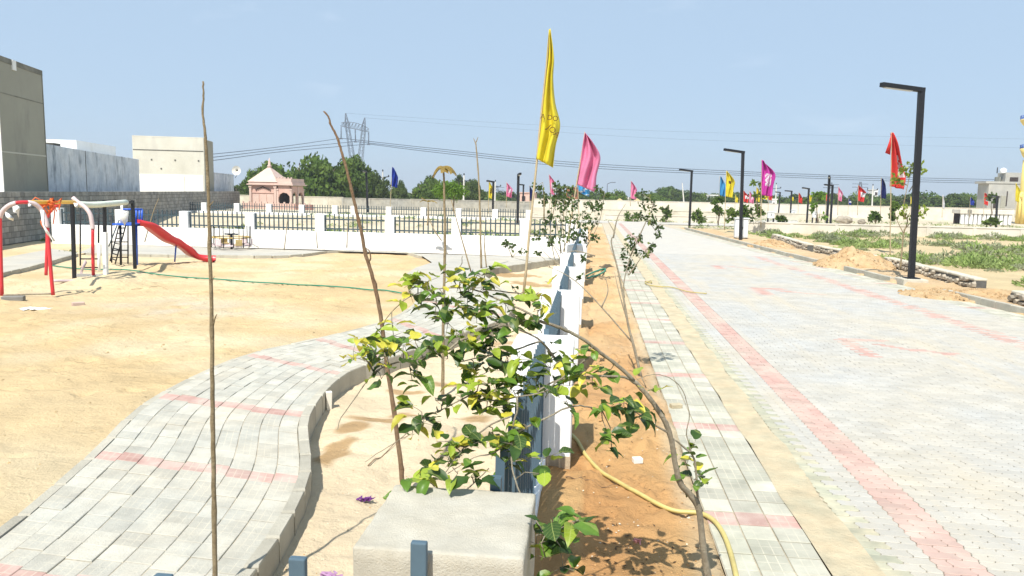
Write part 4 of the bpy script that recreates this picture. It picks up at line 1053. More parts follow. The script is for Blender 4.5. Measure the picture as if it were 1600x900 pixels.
# red arched swing frame
O = onz(83, 460, 0); O.z = 0; YA, YB = 15.9, 18.6
sw = thing('swing_frame', O, 'red arched swing frame half wrapped in white paper with yellow top bar', 'swing')
A1 = [(0,463),(0,400),(0,345),(3,334),(12,324),(27,316),(42,316)]     # near arch, left leg
def red_tube(nm, pts, m_, r=0.04):
    b = MB(); px_tube(b, pts, r, O); return b.build(nm, m_, sw)
y_ = 15.9
red_tube('leg', [(3,462,y_-.4),(1,400,y_-.4),(0,350,y_-.4),(0,340,y_-.4)], M['redpaint'])
red_tube('wrapped_bend', [(0,340,y_-.4),(4,330,y_-.4),(14,321,y_-.4),(25,317,y_-.4)], M['wrap'], 0.05)
red_tube('arch_top', [(24,317,y_-.4),(34,316,y_-.3),(44,316,y_-.2)], M['redpaint'])
red_tube('wrapped_bend', [(43,316,y_-.2),(55,319,y_-.1),(65,329,y_),(72,345,y_),(74,356,y_)], M['wrap'], 0.05)
red_tube('leg', [(73,350,y_),(76,380,y_),(80,430,y_),(83,461,y_)], M['redpaint'])
y2 = 18.3
red_tube('leg', [(72,430,y2),(73,400,y2),(74,360,y2),(71,340,y2),(68,330,y2)], M['redpaint'])
red_tube('arch_bend', [(74,340,y2),(78,331,y2),(86,323,y2),(94,319,y2)], M['redpaint'])
red_tube('wrapped_bend', [(114,309,y2),(122,316,y2),(133,324,y2),(141,335,y2),(144,350,y2),(145,358,y2)], M['wrap'], 0.055)
red_tube('leg', [(145,357,y2),(145,390,y2),(146,432,y2)], M['redpaint'])
b = MB(); b.tube([ony(145,430,y2)-O, ony(145,443,y2)-O], 0.075, 8); b.build('foot_sleeve', M['kerb'], sw)
red_tube('top_bar', [(44,316,16.0),(75,316,17),(118,316,y2)], M['yellowpaint'], 0.045)
b = MB(); 
for k in range(26):
    t = rnd.random(); c0 = ony(64+26*t, 316+rnd.uniform(-3,3), 17.0)-O
    b.tube([c0, c0+Vector((rnd.uniform(-.18,.18),rnd.uniform(-.15,.15),rnd.uniform(-.12,.12))), c0+Vector((rnd.uniform(-.2,.2),rnd.uniform(-.2,.2),rnd.uniform(-.3,.05)))], 0.014, 5)
b.build('rope_bundle', M['rope'], sw)
b = MB(); px_tube(b, [(82,318,17),(74,335,17),(64,346,17),(70,358,17)], 0.016, O); px_tube(b, [(84,318,17.2),(85,335,17.2),(83,350,17.2)], 0.012, O); b.build('hanging_rope', M['rope'], sw)
b = MB(); px_tube(b, [(83,439,17.4),(110,439,17.8),(138,439,18.2)], 0.035, O); b.build('ground_bar', M['wrap'], sw)
b = MB(); px_tube(b, [(5,461,15.5),(40,460,15.7),(80,459,15.9)], 0.018, O); b.build('ground_rod', M['bark'], sw)
def rag(nm, par, O_, pts, Y, m_):
    b = MB(); vs = [ony(x, y, Y + 0.08*math.sin(k*2.3)) - O_ for k, (x, y) in enumerate(pts)]
    c0 = sum(vs, Vector())/len(vs) + Vector((0,-0.05,0)); vs = vs + [c0]; n = len(pts)
    b.add(vs, [(k, (k+1)%n, n) for k in range(n)], smooth=True); o = b.build(nm, m_, par)
    s_ = o.modifiers.new('t', 'SOLIDIFY'); s_.thickness = 0.006; return o
rag('loose_paper', sw, O, [(8,331),(14,334),(22,341),(21,345),(13,342),(9,338)], 15.3, M['white'])
rag('loose_paper', sw, O, [(20,323),(27,321),(32,324),(30,329),(29,340),(27,334),(21,331)], 15.4, M['white'])
rag('loose_paper', sw, O, [(45,318),(49,320),(48,324),(45,323)], 15.6, M['white'])
rag('loose_paper', sw, O, [(63,328),(69,329),(68,348),(72,358),(86,376),(84,378),(72,364),(66,350)], 15.7, M['white'])
rag('loose_paper', sw, O, [(115,317),(122,318),(121,325),(117,323)], 18.0, M['white'])
# black swing posts with wrapped bar
O = onz(117, 440, 0); O.z = 0
bs = thing('black_swing', O, 'black square-post swing with pale wrapped top bar behind the red frame', 'swing')
def bpost(nm, x0, y0, x1, y1, Y, w, m_):
    b = MB(); b.beam(ony(x0,y0,Y)-O, ony(x1,y1,Y)-O, w); return b.build(nm, m_, bs)
bpost('post', 116.5, 441, 113, 318, 18.3, 0.075, M['black']); bpost('post', 165, 432, 163, 313, 19.6, 0.07, M['black']); bpost('post', 211, 420, 207, 313, 21.4, 0.075, M['black'])
bpost('wrapped_post', 165.5, 433, 164, 363, 19.55, 0.10, M['white'])
b = MB(); b.beam(ony(113,320,18.3)-O, ony(163,318,19.6)-O, 0.07); b.beam(ony(163,318,19.6)-O, ony(207,316,21.4)-O, 0.07); b.build('top_bar', M['black'], bs)
b = MB(); px_tube(b, [(122,319,18.4),(140,320,18.9),(163,319,19.5),(197,316,21.0)], 0.08, O); b.build('bar_wrapping', mat('pale_green_wrap', (0.66,0.70,0.60), 0.6, 0.1, 8), bs)
for x0, yb, m_, Yk, r_ in ((125.5,415,'black',20.2,0.022),(154,380,'black',20.4,0.025)):
    b = MB(); b.tube([ony(x0,yb,Yk)-O, ony(x0,325,Yk)-O], r_, 6); b.build('hanger', M[m_], bs)
b = MB(); b.tube([ony(155,432,20.2)-O, ony(154,380,20.2)-O], 0.045, 6); b.build('wrapped_hanger', M['white'], bs)
b = MB(); b.beam(ony(118,430,18.6)-O, ony(165,431,19.6)-O, 0.09); b.build('seat_bar', M['white'], bs)
rag('plastic_sheet', bs, O, [(133,405),(136,410),(131,420),(128,430),(124,430),(127,418)], 18.8, M['wrap'])
for yy in (404.5, 418): 
    b = MB(); b.tube([ony(126,yy,19.6)-O, ony(153,yy,19.8)-O], 0.02, 6); b.build('cross_rod', M['black'], bs)
# slide: blue platform, ladder, red chute
O = onz(210, 418, 0); O.z = 0
sd = thing('playground_slide', O, 'red wavy slide with blue railed platform and black ladder', 'slide')
YS = 22.3
def sl_tube(nm, pts, r, m_, sm=4):
    b = MB(); px_tube(b, pts, r, O, 8, sm); return b.build(nm, m_, sd)
# chute: an open trough swept along its run
cl_ = cr_spline([ony(x, y, Y_)-O for x, y, Y_ in ((217,350,22.2),(232,355,22.4),(248,366,22.8),(262,376,23.2),(276,382,23.6),(290,391,23.9),(303,401,24.2),(318,406,24.4),(335,407,24.5))], 5)
prof = [(-0.26,0.10),(-0.24,0.15),(-0.21,0.10),(-0.18,0.02),(0,0),(0.18,0.02),(0.21,0.10),(0.24,0.15),(0.26,0.10),(0.2,-0.03),(0,-0.04),(-0.2,-0.03)]
b = MB(); vs = []
for i, p_ in enumerate(cl_):
    d = cl_[min(i+1, len(cl_)-1)] - cl_[max(i-1, 0)]; sd_ = Vector((d.y, -d.x, 0)).normalized()
    for u, v in prof: vs.append(p_ + sd_*u + Vector((0,0,v)))
n = len(prof); fs = []
for i in range(len(cl_)-1):
    for k in range(n): fs.append((i*n+k, i*n+(k+1)%n, (i+1)*n+(k+1)%n, (i+1)*n+k))
b.add(vs, fs, smooth=True); b.build('chute', M['redpaint'], sd)
sl_tube('chute_support', [(273,409,23.6),(275,384,23.6)], 0.025, M['bluepaint'], 0)
for x in (188, 213): sl_tube('platform_post', [(x+1,414,22.3 if x > 200 else 22.0),(x,352,22.3 if x > 200 else 22.0)], 0.035, M['bluepaint'] if x > 200 else M['black'], 0)
b = MB(); c0 = ony(204,351,22.2)-O; b.box((c0.x,c0.y,c0.z), (0.62,0.9,0.05)); b.build('platform', M['bluepaint'], sd)
b = MB()
for x0, y0, Y0, x1, y1, Y1 in ((190,327,22,222,327,22.4),(190,351,22,222,350,22.4),(204,327,22.6,218,329,22.7),(213,327,22.4,213,351,22.4),(222,327,22.4,222,348,22.4),(218,328,22.6,218,350,22.6),(190,327,22,190,351,22)):
    b.tube([ony(x0,y0,Y0)-O, ony(x1,y1,Y1)-O], 0.03, 6)
b.build('railing', M['bluepaint'], sd)
rag('white_sheet', sd, O, [(188,318),(192,316),(192,329),(201,330),(200,345),(195,352),(189,350),(186,340),(189,330)], 21.8, M['white'])
for a_, c_ in (((172,408,22.2),(186,352,22.2)),((180,412,22.0),(197,351,22.0)),((170,385,22.5),(186,344,22.3))):
    sl_tube('ladder_rail', [a_, c_], 0.02, M['pale'] if a_[0] == 170 else M['black'], 0)
for k in range(7):
    t = (k+0.6)/7.2; sl_tube('rung', [(lerp(172,186,t), lerp(408,352,t), 22.2), (lerp(180,197,t), lerp(412,351,t), 22.0)], 0.018, M['black'], 0)
for x, y0, y1 in ((174.5,412,337),(200,412,338)): sl_tube('climber_upright', [(x,y0,22.6),(x,y1,22.6)], 0.022, M['black'], 0)
for y in (378,391,402,413): sl_tube('climber_rung', [(174.5,y,22.6),(200,y,22.6)], 0.018, M['black'], 0)
# little merry-go-round by the fence
O = onz(362, 391, 0); O.z = 0.03; YM = O.y
mg = thing('merry_go_round', O, 'small merry-go-round with yellow seats and thin dark rails by the fence', 'merry-go-round')
R0 = 0.72; M['dusty'] = mat('faded_yellow_seat', (0.50,0.37,0.16), 0.7, 0.25, 6)
def circ(r, z, n=20): return [Vector((r*math.cos(2*math.pi*k/n), r*math.sin(2*math.pi*k/n), z)) for k in range(n+1)]
b = MB(); b.tube(circ(R0, 0.18), 0.03, 6, cap=False); b.tube(circ(R0*0.5, 0.18), 0.02, 6, cap=False); b.build('base_ring', M['wrap'], mg)
b = MB(); b.tube([(0,0,0),(0,0,0.62)], 0.05, 8); b.tube([(-0.28,0,0.62),(0.28,0,0.62)], 0.03, 6); b.tube([(0,-0.28,0.62),(0,0.28,0.62)], 0.03, 6); b.build('hub', M['black'], mg)
b = MB(); b.tube(circ(R0, 0.5), 0.028, 6, cap=False); b.build('hand_ring', mat('dusty_yellow', (0.50,0.36,0.12), 0.7, 0.25, 6), mg)
for k in range(6):
    a = 2*math.pi*k/6 + 0.3; c0 = Vector((R0*math.cos(a), R0*math.sin(a), 0))
    b = MB(); b.box((c0.x*0.9, c0.y*0.9, 0.2), (0.26,0.24,0.04), rz=a); b.box((c0.x*1.08, c0.y*1.08, 0.2), (0.03,0.26,0.24), rz=a); b.build('seat', M['dusty'] if k % 3 == 2 else M['wrap'], mg)
    b = MB(); t_ = Vector((-math.sin(a), math.cos(a), 0))*0.2
    b.tube([c0-t_+Vector((0,0,0.1)), c0-t_+Vector((0,0,0.93)), c0+t_+Vector((0,0,0.93)), c0+t_+Vector((0,0,0.1))], 0.018, 6); b.build('rail', M['black'], mg)
    b = MB(); b.beam((0,0,0.16), (c0.x,c0.y,0.16), 0.05); b.build('spoke', M['wrap'], mg)
# hoses
M['greenhose'] = mat('green_hose', (0.02,0.20,0.12), 0.5, 0.1, 4, spec=0.4)
M['yellowhose'] = mat('yellow_hose', (0.47,0.39,0.14), 0.5, 0.2, 8, spec=0.45)
def hose(label, pts, r, m_, name='garden_hose', zoff=0.0):
    P_ = cr_spline([onz(x, y, 0) for x, y in pts], 6); P_ = [Vector((p.x, p.y, (gh(p.x, p.y) if p.x < 0.95 else 0.005) + r*0.8 + zoff)) for p in P_]
    zs_ = [p.z for p in P_]
    for i_, p in enumerate(P_): w_ = zs_[max(0, i_-5):i_+6]; p.z = sum(w_)/len(w_) + 0.004
    o_ = P_[0]; b = MB(); b.tube([p-o_ for p in P_], r, 8); tag(b.build(name, m_, None, o_), label, 'hose')
hose('thin green hose lying in a long line across the playground sand', [(48,400),(58,405),(62,412),(80,414),(110,418),(140,421),(175,421),(205,423),(250,430),(300,434),(345,436),(390,439),(430,441),(465,445),(500,447),(545,450),(580,454),(600,454),(627,458)], 0.017, M['greenhose'], zoff=0.02)
hose('thick yellow hose curving from the white pier across the orange soil', [(893,689),(903,697),(913,712),(930,728),(950,742),(985,766),(1015,784),(1050,798),(1090,803),(1112,815),(1128,835),(1140,865),(1150,905),(1156,940)], 0.019, M['yellowhose'])
hose('thin yellow rope lying over the gutter onto the paving', [(1010,443),(1017,441),(1017,444),(1008,442),(1012,447),(1030,450),(1050,451),(1075,458),(1104,461)], 0.014, mat('tan_rope', (0.42,0.34,0.12), 0.8, 0.1, 8), name='rope', zoff=0.02)
hose('coil of dark green hose beside a fence pier farther down', [(918,436),(925,434),(940,430),(945,427),(944,424),(930,427),(916,433)], 0.03, M['greenhose'], zoff=0.03)

# bricks, litter
def lump(name, label, cat, px, size, m_, zb=None, seed=0, rz=0.3):
    p_ = onz(px[0], px[1], 0); z = gh(p_.x, p_.y) - 0.008 if zb is None else zb
    b = MB(); b.box((0,0,0), size, rz=rz); r2 = random.Random(seed)
    b.v = [(x+r2.uniform(-.1,.1)*size[0]*0.3, y+r2.uniform(-.1,.1)*size[1]*0.3, zz) for x, y, zz in b.v]
    return tag(b.build(name, m_, None, (p_.x, p_.y, z), bevel=min(size)*0.12), label, cat)
lump('cement_block', 'grey cement block lying by the foot of the red swing frame', 'block', (21,468), (0.42,0.2,0.1), M['block'], rz=0.4)
lump('brick', 'broken reddish brick on the sand in front of the swings', 'brick', (122,473), (0.24,0.13,0.08), M['paver_red'], rz=0.8, seed=2)
lump('stone', 'small tan stone on the edge of the orange soil bed', 'stone', (1056,637), (0.13,0.09,0.05), M['gutter'], zb=0.0, seed=3)
lump('stone', 'white pebble lying on the orange soil by the yellow hose', 'stone', (996,722), (0.09,0.07,0.05), M['whitedirty'], seed=4)
def litter(name, label, px, r, m_, n=14, seed=0):
    p_ = onz(px[0], px[1], -0.1 if px[0] < 800 else 0); p_.z = gh(p_.x, p_.y); r2 = random.Random(seed); b = MB()
    for k in range(n):
        a = r2.uniform(0, 6.3); d0 = r2.uniform(0, r); c0 = Vector((d0*math.cos(a), d0*math.sin(a)*0.5, 0.012)); e = r2.uniform(0, 6.3); l_ = r*0.45
        q_ = [c0 + Vector((l_*math.cos(e+s)*k2, l_*math.sin(e+s)*0.7*k2, r2.uniform(0.0,0.035))) for s, k2 in ((0,1),(0.5,1),(math.pi,1),(math.pi+0.5,1))]
        b.add(q_, [(0,1,2,3)])
    o_ = b.build(name, m_, None, p_); s_ = o_.modifiers.new('t', 'SOLIDIFY'); s_.thickness = 0.003; tag(o_, label, 'litter'); return o_
M['purple'] = mat('purple_cloth', (0.13,0.03,0.17), 0.7, 0.2, 20)
litter('cloth_scrap', 'scrap of purple cloth on the sandy bed left of the concrete pier', (572,775), 0.065, M['purple'], 24, 1)
litter('cloth_scrap', 'pale purple scrap on the sand beside the front fence', (516,897), 0.07, mat('mauve_cloth', (0.35,0.2,0.34), 0.8, 0.1, 10), 20, 2)
litter('paper_scrap', 'crumpled white paper scattered on the sand before the swings', (52,486), 0.34, M['white'], 22, 3)
litter('paper_scrap', 'pink paper scrap on the orange soil', (997,845), 0.05, mat('pink_paper', (0.7,0.32,0.3), 0.8, 0.1, 10), 6, 4)

# ================================================================== LEAVES
def leaf_mesh(nm, m_, L_=1.0, wdt=0.62, fold=0.18, curl=0.25, seed=0):
    """pointed oval blade with midrib fold, drooping tip and slight waves; base at origin, along +Y, short stalk"""
    r2 = random.Random(seed); n = 6; vs, fs = [], []
    for i in range(n+1):
        t = i/n; w = wdt*0.5*(math.sin(math.pi*min(1, t*0.93+0.05))**0.75)*(1.0 if t < 0.96 else 0.2)
        y_ = 0.18 + L_*t; zc = -curl*t*t*L_ + 0.05*math.sin(t*3)
        wv = r2.uniform(-0.05, 0.05); zc += r2.uniform(-0.015, 0.015); w *= r2.uniform(0.92, 1.06)
        vs += [(-w, y_-0.02, zc+fold*w+wv), (-w*0.5, y_, zc+fold*w*0.4), (0, y_, zc), (w*0.5, y_, zc+fold*w*0.4), (w, y_-0.02, zc+fold*w-wv)]
    for i in range(n):
        for k in range(4): a = i*5+k; fs.append((a, a+1, a+6, a+5))
    b = MB(); b.add(vs, fs, smooth=True)
    b.add([(-0.015,0,0),(0.015,0,0),(0.012,0.2,0.0),(-0.012,0.2,0.0)], [(0,1,2,3)])
    return b.mesh(nm, m_)
LM = {k: [leaf_mesh('leaf', M['leaf_'+k], 1.0, w, f_, c_, s) for w, f_, c_, s in ((0.68,0.30,0.20,1),(0.60,0.50,0.38,2),(0.76,0.15,0.03,3),(0.64,0.65,0.50,4),(0.72,0.35,-0.15,5),(0.58,0.45,0.25,6))] for k in ('dark','mid','lime','yellow')}
def leaf_mtx(pos, yawa, pitch, roll, s):
    return Matrix.Translation(pos) @ Matrix.Rotation(yawa, 4, 'Z') @ Matrix.Rotation(pitch, 4, 'X') @ Matrix.Rotation(roll, 4, 'Y') @ Matrix.Diagonal((s, s, s, 1))
# ------------------------------------------------ foreground young tree arching over the fence
TB = onz(1113, 945, 0.0); TB.z = 0.0
fg = thing('young_tree', TB, 'broad-leaved young tree bending left over the fence in the foreground', 'tree')
def br(pts): return [ony(x, y, Y) for x, y, Y in pts]
BR = [  # (points, r0, r1)
 ([(1113,945,4.62),(1106,900,4.62),(1098,850,4.6),(1092,797,4.58),(1080,775,4.55),(1064,757,4.5),(1055,727,4.48),(1051,698,4.46),(1044,671,4.44),(1035,652,4.42),(1020,629,4.4),(998,602,4.38),(985,592,4.36)], 0.026, 0.016),
 ([(990,594,4.36),(970,575,4.32),(953,562,4.3),(938,551,4.26),(913,531,4.2),(884,516,4.15),(867,509,4.1),(844,502,4.06)], 0.017, 0.012),
 ([(844,502,4.06),(809,505,4.02),(769,512,3.98),(730,528,3.95),(716,534,3.93),(699,547,3.9),(673,555,3.9),(648,562,3.88),(614,568,3.86),(593,577,3.84),(576,592,3.83),(551,627,3.8),(533,653,3.78),(527,671,3.76)], 0.012, 0.003),
 ([(844,502,4.06),(822,487,4.1),(800,477,4.14),(775,466,4.18),(752,456,4.2),(725,450,4.22),(695,450,4.22),(660,456,4.2),(635,467,4.18),(612,487,4.15)], 0.010, 0.0028),
 ([(835,462,4.3),(800,457,4.28),(755,452,4.22)], 0.004, 0.006),
 ([(867,560,4.25),(853,541,4.15),(840,529,4.1),(818,518,4.05),(795,510,4.0),(770,500,4.0)], 0.011, 0.005),
 ([(845,533,4.1),(838,535,4.08),(810,545,4.02),(787,551,3.98),(753,558,3.95),(720,565,3.92)], 0.009, 0.004),
 ([(985,592,4.36),(967,588,4.3),(933,588,4.25),(905,590,4.2),(880,592,4.15),(858,600,4.1),(840,612,4.05)], 0.012, 0.006),
 ([(938,551,4.26),(915,562,4.2),(893,580,4.15),(870,596,4.08),(850,612,4.0),(810,620,3.95),(780,625,3.92),(741,626,3.9)], 0.008, 0.005),
 ([(1044,676,4.44),(1030,668,4.4),(1015,660,4.35),(1000,648,4.3),(985,640,4.25)], 0.010, 0.004),
 ([(940,640,4.1),(913,635,4.0),(900,634,3.95),(878,640,3.9),(860,650,3.85),(827,665,3.75),(805,678,3.7)], 0.006, 0.009),
 ([(808,622,3.75),(808,640,3.72),(801,668,3.68),(799,704,3.62),(802,740,3.52),(816,778,3.3),(830,802,3.14),(843,822,3.02)], 0.008, 0.004),
 ([(764,732,3.6),(745,750,3.5),(726,768,3.42)], 0.004, 0.006),
 ([(745,612,3.9),(700,635,3.85),(660,655,3.85),(620,690,3.84),(590,708,3.82),(571,722,3.8)], 0.006, 0.002),
 ([(800,650,3.75),(770,662,3.7),(745,680,3.65),(725,700,3.6),(705,725,3.55),(690,745,3.5),(670,752,3.5)], 0.007, 0.003),
 ([(800,690,3.65),(770,708,3.6),(740,715,3.55),(700,740,3.5)], 0.005, 0.003),
 ([(1092,797,4.58),(1089,760,4.56),(1087,731,4.54),(1082,711,4.52),(1069,699,4.5),(1053,686,4.47)], 0.012, 0.008),
 ([(1082,711,4.52),(1073,680,4.52),(1077,649,4.52),(1073,629,4.52),(1067,611,4.5),(1051,593,4.48),(1029,585,4.45),(1011,587,4.42),(995,593,4.38)], 0.005, 0.003),
 ([(700,435,4.3),(720,415,4.28),(722,400,4.26)], 0.004, 0.003),
 ([(843,822,3.02),(852,835,2.98),(870,828,2.95),(895,815,2.95)], 0.004, 0.002),
]
bark = MB(); nodes = []
for k, (pts, r0, r1) in enumerate(BR):
    P_ = cr_spline(br(pts), 4); n = len(P_); r0, r1 = (r0*0.88, r1*0.8) if k == 0 else (r0*0.68, r1*0.68)
    bark.tube([p - TB + Vector((rnd.uniform(-1,1), rnd.uniform(-1,1), rnd.uniform(-1,1)))*0.0015 for p in P_], [lerp(r0, r1, i/(n-1))*rnd.uniform(0.93,1.1) for i in range(n)], 7)
    if k > 0: nodes += P_
CL = [(650,437,6,.9),(640,455,3,.9),(668,440,4,.6),(700,432,4,.3),(722,440,4,.7),(740,450,4,.5),(720,465,3,.9),(745,430,3,.4),(762,420,2,.8),(690,470,4,0),(665,468,3,0),(730,475,3,.1),(752,452,3,.1),(698,492,3,.1),(680,492,2,.1),
 (745,490,5,.3),(770,490,4,.2),(810,460,4,.3),(846,462,4,.9),(850,482,3,.4),(838,495,3,0),(790,475,3,0),(815,502,3,0),(722,515,5,.5),(755,520,5,.2),(780,520,4,.1),(725,540,5,.2),(760,545,4,.1),(700,505,3,0),
 (576,535,4,.8),(560,560,4,.6),(552,548,2,.6),(595,520,3,.8),(615,525,2,.2),(600,548,5,.2),(630,540,4,.4),(640,560,3,.1),(650,520,2,.5),(670,540,4,.1),(690,545,3,.1),(650,582,3,.1),(644,594,2,0),(600,570,3,.2),(596,592,2,.1),
 (740,575,5,.4),(762,600,4,.3),(790,580,6,.15),(810,562,4,.05),(830,590,4,.2),(770,560,4,0),(700,560,3,0),(730,600,4,.5),(746,625,5,.4),(775,610,5,.5),(805,615,5,.5),(830,602,4,.3),(790,637,4,.4),(760,642,4,.2),(720,620,3,.4),
 (860,575,4,.1),(880,560,3,.1),(905,570,3,.2),(915,592,4,.5),(890,602,4,.1),(925,602,3,.1),(920,546,3,0),(870,607,3,0),(885,627,2,.05),(955,577,3,.1),
 (940,642,4,.1),(975,630,5,.1),(1005,646,4,.1),(952,682,4,.1),(956,706,2,.1),(1010,606,3,.5),(985,657,2,0),(1075,720,3,.1),(1085,750,4,.2),(1100,746,2,.1),(1080,702,2,0),
 (660,660,3,.3),(654,640,2,.4),(680,625,3,.0),(670,657,2,.1),(645,676,2,.6),(700,690,4,.6),(725,700,4,.3),(690,710,3,.7),(745,690,4,.3),(770,682,3,.0),(715,740,4,.1),(736,746,3,.2),(665,750,3,.2),(640,756,2,.2),(700,725,3,.1),(672,735,2,.6),
 (780,690,4,.3),(800,700,4,.3),(790,720,3,.4),(815,706,3,.2),(810,680,3,.1),(822,665,3,.1),(845,740,2,.2),(850,716,2,.2),(843,830,4,.05),(870,822,3,0),(900,816,3,0),(838,850,2,.1),(852,872,2,.1),(880,886,2,.1),(908,826,2,0)]
r2 = random.Random(11); leaves = []
for (x, y, n, yel) in CL:
    d0 = min(nodes, key=lambda p: (Vector((800 + F*((RM.transposed()@(p-CAMP)).x)/-((RM.transposed()@(p-CAMP)).z), 450 - F*((RM.transposed()@(p-CAMP)).y)/-((RM.transposed()@(p-CAMP)).z))) - Vector((x, y))).length)
    Yc = d0.y + r2.uniform(-0.12, 0.12); c0 = ony(x, y, Yc)
    if (c0-d0).length > 0.03:
        mid = (c0+d0)/2 + Vector((r2.uniform(-.02,.02), r2.uniform(-.02,.02), 0.015))
        bark.tube([d0-TB, mid-TB, c0-TB], [0.0035,0.0028,0.0018], 5)
    if y >= 733 and 620 < x < 745: Yc = 3.36
    for k in range(int(n*1.95+0.5)):
        a = r2.uniform(0, 6.283); up = r2.uniform(-0.6, 0.5)
        px_, py_ = x + r2.gauss(0, 10), y + r2.gauss(0, 8)
        pos = ony(px_, py_, Yc + r2.uniform(-0.09, 0.09))
        t = r2.random()
        kind = ('yellow' if r2.random() < 0.55 else 'lime') if t < yel*0.9+0.06 else r2.choice(('dark','dark','dark','mid','mid','lime'))
        s = r2.uniform(0.05, 0.108) * (1.1 if kind in ('mid','dark') else 1.0)
        mtx = leaf_mtx(pos - TB, a, up, r2.uniform(-0.55, 0.55), s)
        leaves.append((kind, r2.randrange(6), mtx))
        if r2.random() < 0.5: bark.tube([c0-TB, pos-TB], [0.0015, 0.0012], 4)
bark.build('trunk', M['bark'], fg)
r2.shuffle(leaves)
for kind, v, mtx in leaves[:300]:
    o = link('leaf', LM[kind][v], fg); o.matrix_local = mtx
if len(leaves) > 300:
    b = MB(); KM = ['dark','mid','lime','yellow']
    for kind, v, mtx in leaves[300:]:
        me_ = LM[kind][v]; b.add([mtx @ v_.co for v_ in me_.vertices], [tuple(p.vertices) for p in me_.polygons], KM.index(kind), 0.5, True)
    tag(b.build('leaves', [M['leaf_'+k] for k in KM], fg), kind='stuff')

# ------------------------------------------------ bare sticks and saplings
def stick(name, label, pts, r0, r1, m_, cat='sapling', twigs=(), n=5, Y=None):
    P_ = cr_spline([ony(x, y, Y_) for x, y, Y_ in pts], n); o_ = P_[0].copy(); root = thing(name, o_, label, cat)
    b = MB(); N = len(P_); rr = []
    for i in range(N): rr.append(lerp(r0, r1, i/(N-1))*(1.18 if i % 7 == 3 else 1.0)*rnd.uniform(0.95,1.05))
    b.tube([p-o_ + Vector((rnd.uniform(-1,1),rnd.uniform(-1,1),0))*r0*0.12 for p in P_], rr, 8); b.build('stem', m_, root)
    for tp, a, c in twigs:
        q_ = cr_spline([ony(*p) for p in tp], 3); t = MB(); M_ = len(q_); t.tube([p-o_ for p in q_], [lerp(a, c, i/(M_-1)) for i in range(M_)], 6); t.build('twig', m_, root)
    return root, o_
stick('bare_sapling', 'straight leafless sapling pole standing left of the paved path', [(337,945,4.15),(336,900,4.15),(335,800,4.15),(333,700,4.15),(332,600,4.15),(331,500,4.15),(328,400,4.14),(326,320,4.14),(324,260,4.14),(321,215,4.13),(317,180,4.13),(318,150,4.13),(317,127,4.13)], 0.0165, 0.0045, M['barkpale'], twigs=[([(333,508,4.15),(336,497,4.14),(339,491,4.13)],0.006,0.002),([(327,322,4.14),(334,314,4.14)],0.005,0.002),([(331,440,4.14),(335,432,4.14)],0.004,0.0015)])
stick('leaning_sapling', 'leaning leafless brown sapling rising from the sandy bed', [(629,756,6.18),(625,715,6.18),(615,640,6.17),(603,560,6.15),(594,490,6.12),(583,435,6.1),(572,400,6.08),(565,365,6.06),(557,330,6.04),(549,295,6.02),(541,262,6.0),(533,235,5.98),(526,213,5.97),(517,195,5.96),(513,182,5.95),(506,174,5.95)], 0.0215, 0.0065, M['barkbrown'],
      twigs=[([(575,410,6.08),(579,404,6.06),(577,392,6.05),(572,388,6.05)],0.008,0.003),([(592,470,6.1),(589,455,6.08),(586,443,6.08)],0.006,0.003)])
stick('thin_sapling', 'thin forked bare stick beyond the leafy branch left of the yellow flag', [(752,420,24.5),(751,380,24.5),(750,330,24.5),(748,280,24.5),(745,240,24.5),(743,222,24.5)], 0.035, 0.018, M['barkpale'], twigs=[([(743,224,24.5),(740,216,24.5)],0.018,0.008),([(744,222,24.5),(747,214,24.5)],0.018,0.008)])
for lab, pts in (('thin bare stake leaning against the white playground fence near the cart', [(444,391,29.4),(447,365,29.4),(449,345,29.4)]), ('thin bare stake with few leaves left of centre at the fence', [(496,388,29.5),(494,362,29.5)]),
                 ('thin bare stake before the white fence plinth left of centre', [(542,387,29.5),(543,350,29.5)]), ('thin slanted stake between two white piers near the palm-like sapling', [(690,376,29),(680,362,29),(672,345,29),(668,330,29)]),
                 ('slanted cane right of the palm-like sapling', [(736,425,22.5),(720,368,22.5),(705,312,22.5)]), ('short cane standing before the fence near the yellow flag', [(760,418,24),(757,385,24),(757,368,24)]),
                 ('pale cane lying against the concrete fence by the slide', [(226,378,29.3),(240,330,29.3),(248,310,29.3)])):
    stick('cane', lab, pts, 0.022, 0.012, M['barkpale'], 'cane')

def blade_plume(par, O_, base, dirv, L_, droop, w, m_, n=7, leafl=0.0, nl=10):
    """arching frond with leaflets"""
    b = MB(); pts = []
    for i in range(n+1):
        t = i/n; pts.append(base + dirv*L_*t + Vector((0,0,-droop*t*t*L_)))
    b.tube([p-O_ for p in pts], [0.012*(1-0.7*i/n) for i in range(n+1)], 4)
    for i in range(nl):
        t = 0.25 + 0.75*i/nl; k = min(int(t*n), n-1); p = lerp(pts[k], pts[k+1], t*n-k); d = (pts[k+1]-pts[k]).normalized(); sd_ = d.cross(Vector((0,0,1))).normalized()
        for s in (-1, 1):
            q_ = p + sd_*s*leafl + Vector((0,0,-leafl*0.5)); e = d*w
            b.add([p-O_-e*0.4, q_-O_-e*0.2, q_-O_+e*0.3, p-O_+e*0.4], [(0,1,2,3)])
    return b.build('frond', m_, par)
M['dryfrond'] = mat('dry_brown_frond', (0.27,0.19,0.05), 0.7, 0.3, 6, translucent=0.2)
ps, o_ = stick('palm_like_sapling', 'slender sapling topped by drooping half-dry fronds left of centre', [(692,640,9.6),(692,560,9.6),(693,480,9.6),(695,400,9.6),(695,340,9.6),(694,300,9.6),(693,262,9.6)], 0.022, 0.012, M['barkpale'])
top = ony(693, 262, 9.6)
